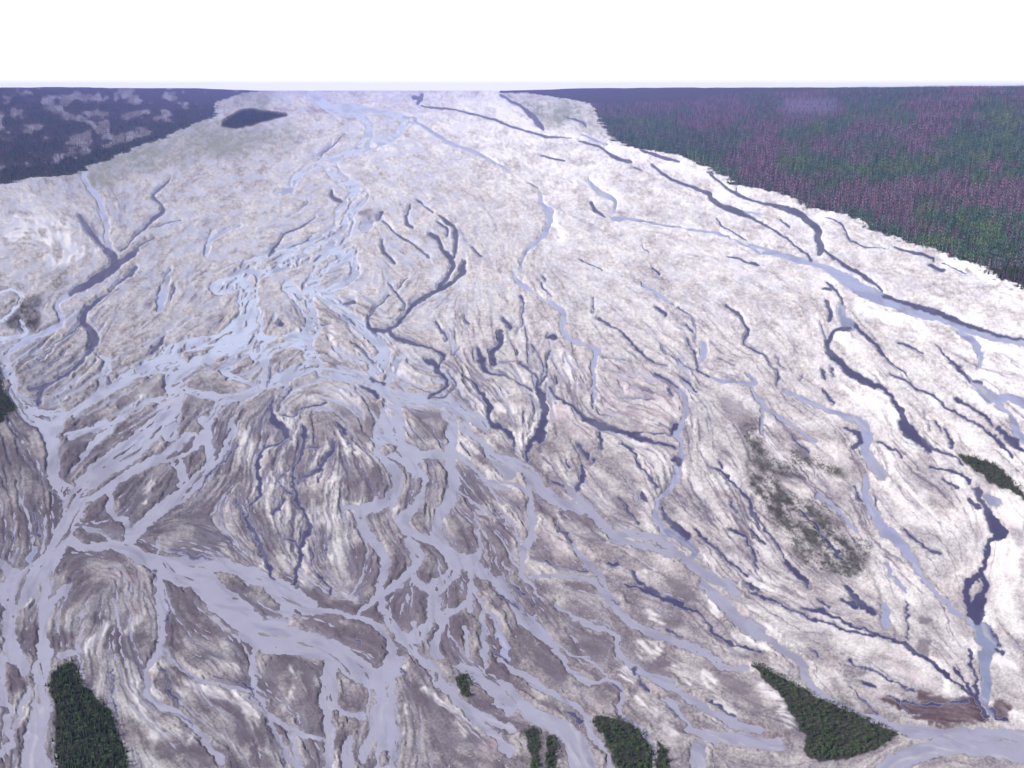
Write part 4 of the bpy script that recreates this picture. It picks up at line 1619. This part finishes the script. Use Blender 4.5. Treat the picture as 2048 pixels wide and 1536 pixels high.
WOODS = {'d0': ('dense island wood at the lower left', 'trees of the lower left island', .55, 2.7),
         'd1': ('lone clump amid the silty channels', 'trees of the lone clump', .15, 2.8),
         'd2': ('dark thickets at the bottom edge', 'trees of the bottom thickets', .15, 2.9),
         'd3': ('long pointed island at the lower right', 'trees of the pointed island', .12, 3.0),
         'c3': ('narrow strip island near the right edge', 'trees of the strip island', .3, 4.2),
         'b0': ('dark wooded bank at the left edge', 'trees of the left bank', .6, 4.0)}
island = []
for line in TRACE.strip().splitlines():
    f = line.split()
    if f and f[0] == 'F':
        x0, y0, s = TILES[f[1]]
        q = np.array([[float(c) for c in tok.split(',')] for tok in f[3:]]) * s + (x0, y0)
        q = catmull(q, True, 4)
        q[:, 1] = np.minimum(q[:, 1], 1575)
        X, Y, _ = ground(q[:, 0], q[:, 1])
        lab, grp, con, sp = WOODS[f[1]]
        for p in scatter(np.stack([X, Y], 1), sp):
            sp_ = 3.2 if random.random() < .16 else .4
            if random.random() < .93:
                island.append((p[0] + random.gauss(0, sp_), p[1] + random.gauss(0, sp_), f[1]))
ix = np.array([p[0] for p in island])
iy = np.array([p[1] for p in island])
iz = ground_z(ix, iy)
iu, iv = sketch(ix, iy, iz)
seen_ = (iu > -10) & (iu < 2058) & (iv < 1545)
order = np.argsort(np.where(seen_, iy, 1e9))
# the 300 that show largest, but every wooded island gets some
pick = set()
per = {}
for k in order:
    t = island[k][2]
    lim = {'d0': 95, 'd1': 12, 'd2': 80, 'd3': 75, 'c3': 25, 'b0': 13}[t]
    if seen_[k] and per.get(t, 0) < lim:
        pick.add(k)
        per[t] = per.get(t, 0) + 1
rest_co, rest_fa, rest_cl = [], [], []


class Pile:
    """many plants gathered into one mesh"""
    def __init__(self):
        self.co, self.fa, self.cl, self.n = [], [], [], 0

    def add(self, co, fa, col):
        self.co.append(co)
        self.fa.append(fa + self.n)
        self.cl.append(col)
        self.n += len(co)

    def object(self, name, label, cat, mat):
        me = mesh_from(name, np.vstack(self.co), np.vstack(self.fa), mat, np.vstack(self.cl))
        return link(name, me, 'stuff', label, cat)


def arrays(shape):
    co, fa = shape
    return np.array(co, np.float32), np.array(tri(fa), np.int32)


def place(A, xs, ys, zs, hs, cols, pile, squash=1.0):
    """copies of one shape at many points, with size and colour of their own"""
    co, fa = A
    n = len(xs)
    if n == 0:
        return
    rz = RNG.random(n) * 6.28
    c, s = np.cos(rz)[:, None], np.sin(rz)[:, None]
    sc = (hs / co[:, 2].max())[:, None]
    X = (co[None, :, 0] * c - co[None, :, 1] * s) * sc * squash + xs[:, None]
    Y = (co[None, :, 0] * s + co[None, :, 1] * c) * sc * squash + ys[:, None]
    Z = co[None, :, 2] * sc + zs[:, None]
    P = np.stack([X, Y, Z], -1).reshape(-1, 3)
    F = (fa[None] + (np.arange(n) * len(co))[:, None, None]).reshape(-1, 3)
    jit = (.8 + .4 * RNG.random((n, len(co), 1)))
    K = np.concatenate([cols[:, None, :] * jit, np.ones((n, len(co), 1))], -1).reshape(-1, 4)
    pile.add(P, F, K)


low_spruce = [arrays(spruce_shape(8.0, 1.9, random.Random(30 + i), 6, .05)) for i in range(3)]
low_bush = [arrays(bush_shape(5.0, 2.1, random.Random(40 + i), 60)) for i in range(3)]
pile = Pile()
for k in range(len(island)):
    x, y, t = island[k]
    lab, grp, con, sp = WOODS[t]
    conifer = random.random() < con
    if k in pick:
        kind = 'spruce' if conifer else 'willow'
        plant(kind, 'spruce_tree' if conifer else 'willow_bush', (x, y, iz[k] - .1), random.uniform(0, 6.28), random.uniform(.45, .85), random.randrange(6),
              ('dark green young spruce in the ' if conifer else 'bushy green willow in the ') + lab, 'spruce tree' if conifer else 'willow',
              ('young spruce ' if conifer else 'willow ') + grp)
rest = np.array([k for k in range(len(island)) if k not in pick])
con_r = np.array([RNG.random() < WOODS[island[k][2]][2] for k in rest])
var_r = RNG.integers(0, 3, len(rest))
for v in range(3):
    m = rest[con_r & (var_r == v)]
    cc = np.array([.022, .042, .024]) * (.7 + .7 * RNG.random((len(m), 1)))
    place(low_spruce[v], ix[m], iy[m], iz[m] - .1, 3.6 + 3.0 * RNG.random(len(m)), cc, pile)
    m = rest[~con_r & (var_r == v)]
    cc = (np.array([.066, .108, .042]) if v else np.array([.034, .062, .028])) * (.7 + .6 * RNG.random((len(m), 1)))
    place(low_bush[v], ix[m], iy[m], iz[m] - .1, 2.4 + 2.2 * RNG.random(len(m)), cc, pile)
pile.object('island_thicket', 'dark green mixed thicket covering the wooded islands of the riverbed', 'thicket', FORESTM)

# scrub on the brown bar and along the left edge
pile = Pile()
for k, q in POLYS:
    if k != 'V':
        continue
    X, Y, _ = ground(q[:, 0], q[:, 1])
    pts = scatter(np.stack([X, Y], 1), 4.6)
    u, v = sketch(pts[:, 0], pts[:, 1], SLOPE * pts[:, 1])
    keep = (bil(n_spot, u, v) * .6 + bil(n_big, u, v) * .4 > .33) & (bil(WATER, u, v) > 1)
    pts = pts[keep]
    z = ground_z(pts[:, 0], pts[:, 1])
    vv = RNG.integers(0, 3, len(pts))
    for i in range(3):
        m = vv == i
        cc = np.array([.034, .042, .026]) * (.6 + .8 * RNG.random((m.sum(), 1)))
        place(low_bush[i], pts[m, 0], pts[m, 1], z[m] - .15, 1.8 + 2.6 * RNG.random(m.sum()), cc, pile)
pile.object('riverbar_scrub', 'low dark olive scrub scattered over the brown gravel bar', 'scrub', FORESTM)

# the valley forests: purple brown dead spruce and green spruce, darker mixed wood on the left
tiny = [arrays(spruce_shape(10, 1.7, random.Random(60 + i), 3, .05)) for i in range(4)]
tiny_b = [arrays(bush_shape(8, 3.4, random.Random(70 + i), 22)) for i in range(3)]


def ring(n, side):
    """points of the slope, thinner with distance"""
    u = RNG.uniform(-160, 2300, n * 3)
    y = 1500 * (13500 / 1500) ** RNG.random(n * 3)
    x = (u - 1024) / FOC * y * 1.02
    d = side_distance(x, y, WR if side > 0 else WL, side > 0)
    k = d > 2 - RNG.exponential(6, len(d))
    return x[k][:n], y[k][:n], d[k][:n]


# right slope
fx_, fy_, fd_ = ring(105000, 1)
fz_ = land(fx_, fy_)[0]
gu, gv = sketch(fx_, fy_, fz_)
ok = (gu > -120) & (gu < 2250) & (gv > 150)
fx_, fy_, fz_, gu, gv, fd_ = [a[ok] for a in (fx_, fy_, fz_, gu, gv, fd_)]
green = bil(smooth(16, -20, FLD['g']), gu, gv)
lav = bil(smooth(16, -16, FLD['L']), gu, gv)
patch = bil(n_cloud, gu, gv)
edge = np.exp(-fd_ / 60)
p_green = np.clip(.12 + .90 * green + .60 * smooth(.48, .66, patch) + .4 * edge, 0, .96)
isg = RNG.random(len(fx_)) < p_green
big = np.clip(fy_ / 2600, 1, 2.2)                 # far off, one shape stands for a tight group
hts = (18 + 13 * RNG.random(len(fx_))) * big ** .6
base_d = np.array([.128, .100, .140])
base_g = np.array([.058, .112, .080])
lite = (bil(n_big, gu, gv) > .55)[:, None] * green[:, None] * isg[:, None]
colr = np.where(isg[:, None], base_g * (1 - lite) + lite * np.array([.090, .140, .070]), base_d) * (.35 + 1.25 * RNG.random((len(fx_), 1)) ** 1.3)
colr = colr * (1 - lav[:, None]) + lav[:, None] * np.array([.16, .15, .24]) * (.8 + .4 * RNG.random((len(fx_), 1)))
red = RNG.random(len(fx_)) < .22
colr[red & ~isg] *= (1.35, .9, .85)
# the dead and green spruces nearest the river are trees of their own
score = np.where((gu > 0) & (gu < 2048) & (fd_ < 240), fy_ + fd_ * .5, 1e9)
front = np.argsort(score)[:200]
fm = np.zeros(len(fx_), bool)
fm[front] = True
for k in front:
    if isg[k]:
        plant('spruce', 'spruce_tree', (fx_[k], fy_[k], fz_[k] - .3), random.uniform(0, 6.28), random.uniform(1.7, 2.5), random.randrange(6),
              'tall green spruce at the river edge of the forest on the right', 'spruce tree', 'green spruces at the right forest edge')
    else:
        plant('dead', 'dead_spruce', (fx_[k], fy_[k], fz_[k] - .3), random.uniform(0, 6.28), random.uniform(.85, 1.2), random.randrange(5),
              'tall purple brown dead spruce at the river edge of the forest on the right', 'dead spruce', 'dead spruces at the right forest edge')
pile = Pile()
va = RNG.integers(0, 4, len(fx_))
bushy = isg & (RNG.random(len(fx_)) < .45)
for i in range(4):
    m = (va == i) & ~fm & ~bushy
    place(tiny[i], fx_[m], fy_[m], fz_[m] - .4, hts[m], colr[m], pile)
for i in range(3):
    m = (va % 3 == i) & ~fm & bushy
    place(tiny_b[i], fx_[m], fy_[m], fz_[m] - .4, hts[m] * .62, colr[m] * 1.15, pile)
pile.object('right_forest', 'purple brown dead spruce forest with green bands on the right slope', 'forest', FORESTM)

# left slope
fx_, fy_, fd_ = ring(60000, -1)
fz_ = land(fx_, fy_)[0]
gu, gv = sketch(fx_, fy_, fz_)
ok = (gu > -160) & (gu < 900) & (gv > 150)
fx_, fy_, fz_, gu, gv, fd_ = [a[ok] for a in (fx_, fy_, fz_, gu, gv, fd_)]
patch = bil(left_mottle, gu, gv)
spot = bil(n_spot, gu, gv)
keep = (patch < .62) | (RNG.random(len(fx_)) < .30) | (fd_ < 120)
fx_, fy_, fz_, patch, spot, fd_ = [a[keep] for a in (fx_, fy_, fz_, patch, spot, fd_)]
big = np.clip(fy_ / 2600, 1, 2.2)
hts = (13 + 12 * RNG.random(len(fx_))) * big ** .6
cA, cB = np.array([.028, .060, .056]), np.array([.105, .088, .120])
mixv = np.clip(smooth(.22, .55, patch) + (RNG.random(len(fx_)) - .5) * .5 - np.exp(-fd_ / 250), 0, 1)[:, None]
colr = (cA * (1 - mixv) + cB * mixv) * (.6 + .8 * RNG.random((len(fx_), 1)))
pile = Pile()
va = RNG.integers(0, 3, len(fx_))
for i in range(3):
    m = (va == i) & (RNG.random(len(fx_)) < .5)
    place(tiny[i], fx_[m], fy_[m], fz_[m] - .4, hts[m], colr[m], pile)
    m = (va == i) & ~m
    place(tiny_b[i], fx_[m], fy_[m], fz_[m] - .4, hts[m] * .7, colr[m], pile)
pile.object('left_forest', 'dark blue green mixed forest with pale clearings on the left slope', 'forest', FORESTM)

# the far wooded spit on the left bank
pile = Pile()
for k, q in POLYS:
    if k == 'E':
        X, Y, _ = ground(q[:, 0], q[:, 1])
        pts = scatter(np.stack([X, Y], 1), 19)
        z = ground_z(pts[:, 0], pts[:, 1])
        cc = np.array([.034, .062, .042]) * (.4 + 1.2 * RNG.random((len(pts), 1)))
        place(tiny_b[0], pts[:, 0], pts[:, 1], z - .4, 16 + 16 * RNG.random(len(pts)), cc, pile)
pile.object('far_spit_wood', 'dark wooded spit pointing into the pale riverbed far upstream on the left', 'wood', FORESTM)

# ------------------------------------------------------------------ haze
def haze_box(lo, hi, density):
    x0, y0, z0 = lo
    x1, y1, z1 = hi
    co = [(x0, y0, z0), (x1, y0, z0), (x1, y1, z0), (x0, y1, z0), (x0, y0, z1), (x1, y0, z1), (x1, y1, z1), (x0, y1, z1)]
    fa = [(0, 3, 2, 1), (4, 5, 6, 7), (0, 1, 5, 4), (1, 2, 6, 5), (2, 3, 7, 6), (3, 0, 4, 7)]
    me = bpy.data.meshes.new('haze')
    me.from_pydata(co, [], fa)
    m = bpy.data.materials.new('haze_air')
    m.use_nodes = True
    t = m.node_tree
    t.nodes.remove(t.nodes['Principled BSDF'])
    v = t.nodes.new('ShaderNodeVolumePrincipled')
    v.inputs['Color'].default_value = (.30, .33, 1.0, 1)
    v.inputs['Density'].default_value = density
    v.inputs['Anisotropy'].default_value = 0.0
    t.links.new(v.outputs[0], t.nodes['Material Output'].inputs['Volume'])
    me.materials.append(m)
    link('haze', me, 'stuff', 'pale violet haze filling the whole valley', 'haze')


HAZE = 2.0e-5
if HAZE:
    haze_box((-19000, -3000, float(ZT.min()) - 120), (19000, 22500, 560), HAZE)

# ------------------------------------------------------------------ light, sky, camera
SUN_EL, SUN_AZ = math.radians(33), math.radians(-118)     # azimuth from +Y, clockwise positive
sun = bpy.data.lights.new('sun', 'SUN')
sun.energy, sun.angle, sun.color = 4.0, math.radians(.5), (1.0, .975, .94)
so = bpy.data.objects.new('sun', sun)
C.objects.link(so)
so.location = (0, 0, 3000)
dx, dy, dz = math.sin(SUN_AZ) * math.cos(SUN_EL), math.cos(SUN_AZ) * math.cos(SUN_EL), math.sin(SUN_EL)
from mathutils import Vector
so.rotation_euler = Vector((dx, dy, dz)).to_track_quat('Z', 'Y').to_euler()
w = bpy.data.worlds.new('World')
bpy.context.scene.world = w
w.use_nodes = True
nt = w.node_tree
sky = nt.nodes.new('ShaderNodeTexSky')
sky.sky_type = 'NISHITA'
sky.sun_disc = False
sky.sun_elevation = SUN_EL
sky.sun_rotation = SUN_AZ
sky.altitude = 400
sky.air_density = 1.0
sky.dust_density = 3.0
geo = nt.nodes.new('ShaderNodeTexCoord')
sep = nt.nodes.new('ShaderNodeSeparateXYZ')
nt.links.new(geo.outputs['Generated'], sep.inputs[0])
band = nt.nodes.new('ShaderNodeMapRange')          # bright white cloud deck low over the horizon, thinning overhead
band.interpolation_type = 'SMOOTHSTEP'
band.inputs['From Min'].default_value, band.inputs['From Max'].default_value = .10, .40
band.inputs['To Min'].default_value, band.inputs['To Max'].default_value = 1.0, .12
nt.links.new(sep.outputs['Z'], band.inputs['Value'])
cl = nt.nodes.new('ShaderNodeMix')
cl.data_type = 'RGBA'
cl.inputs[7].default_value = (8.6, 8.6, 8.8, 1)
nt.links.new(band.outputs[0], cl.inputs[0])
nt.links.new(sky.outputs[0], cl.inputs[6])
nt.links.new(cl.outputs[2], nt.nodes['Background'].inputs['Color'])
nt.nodes['Background'].inputs['Strength'].default_value = .12

cam = bpy.data.cameras.new('camera')
cam.sensor_width = 36
cam.lens = 36 * FOC / 2048
cam.clip_start, cam.clip_end = 5, 120000
co_ = bpy.data.objects.new('camera', cam)
C.objects.link(co_)
co_.location = (0, 0, HCAM)
co_.rotation_euler = (math.pi / 2 - THETA, 0, 0)
sc = bpy.context.scene
sc.camera = co_
sc.view_settings.view_transform = 'Standard'
sc.view_settings.look = 'None'
sc.view_settings.exposure = 0.18
sc.view_settings.gamma = 1.0
sc.cycles.volume_bounces = 1
sc.cycles.max_bounces = 6
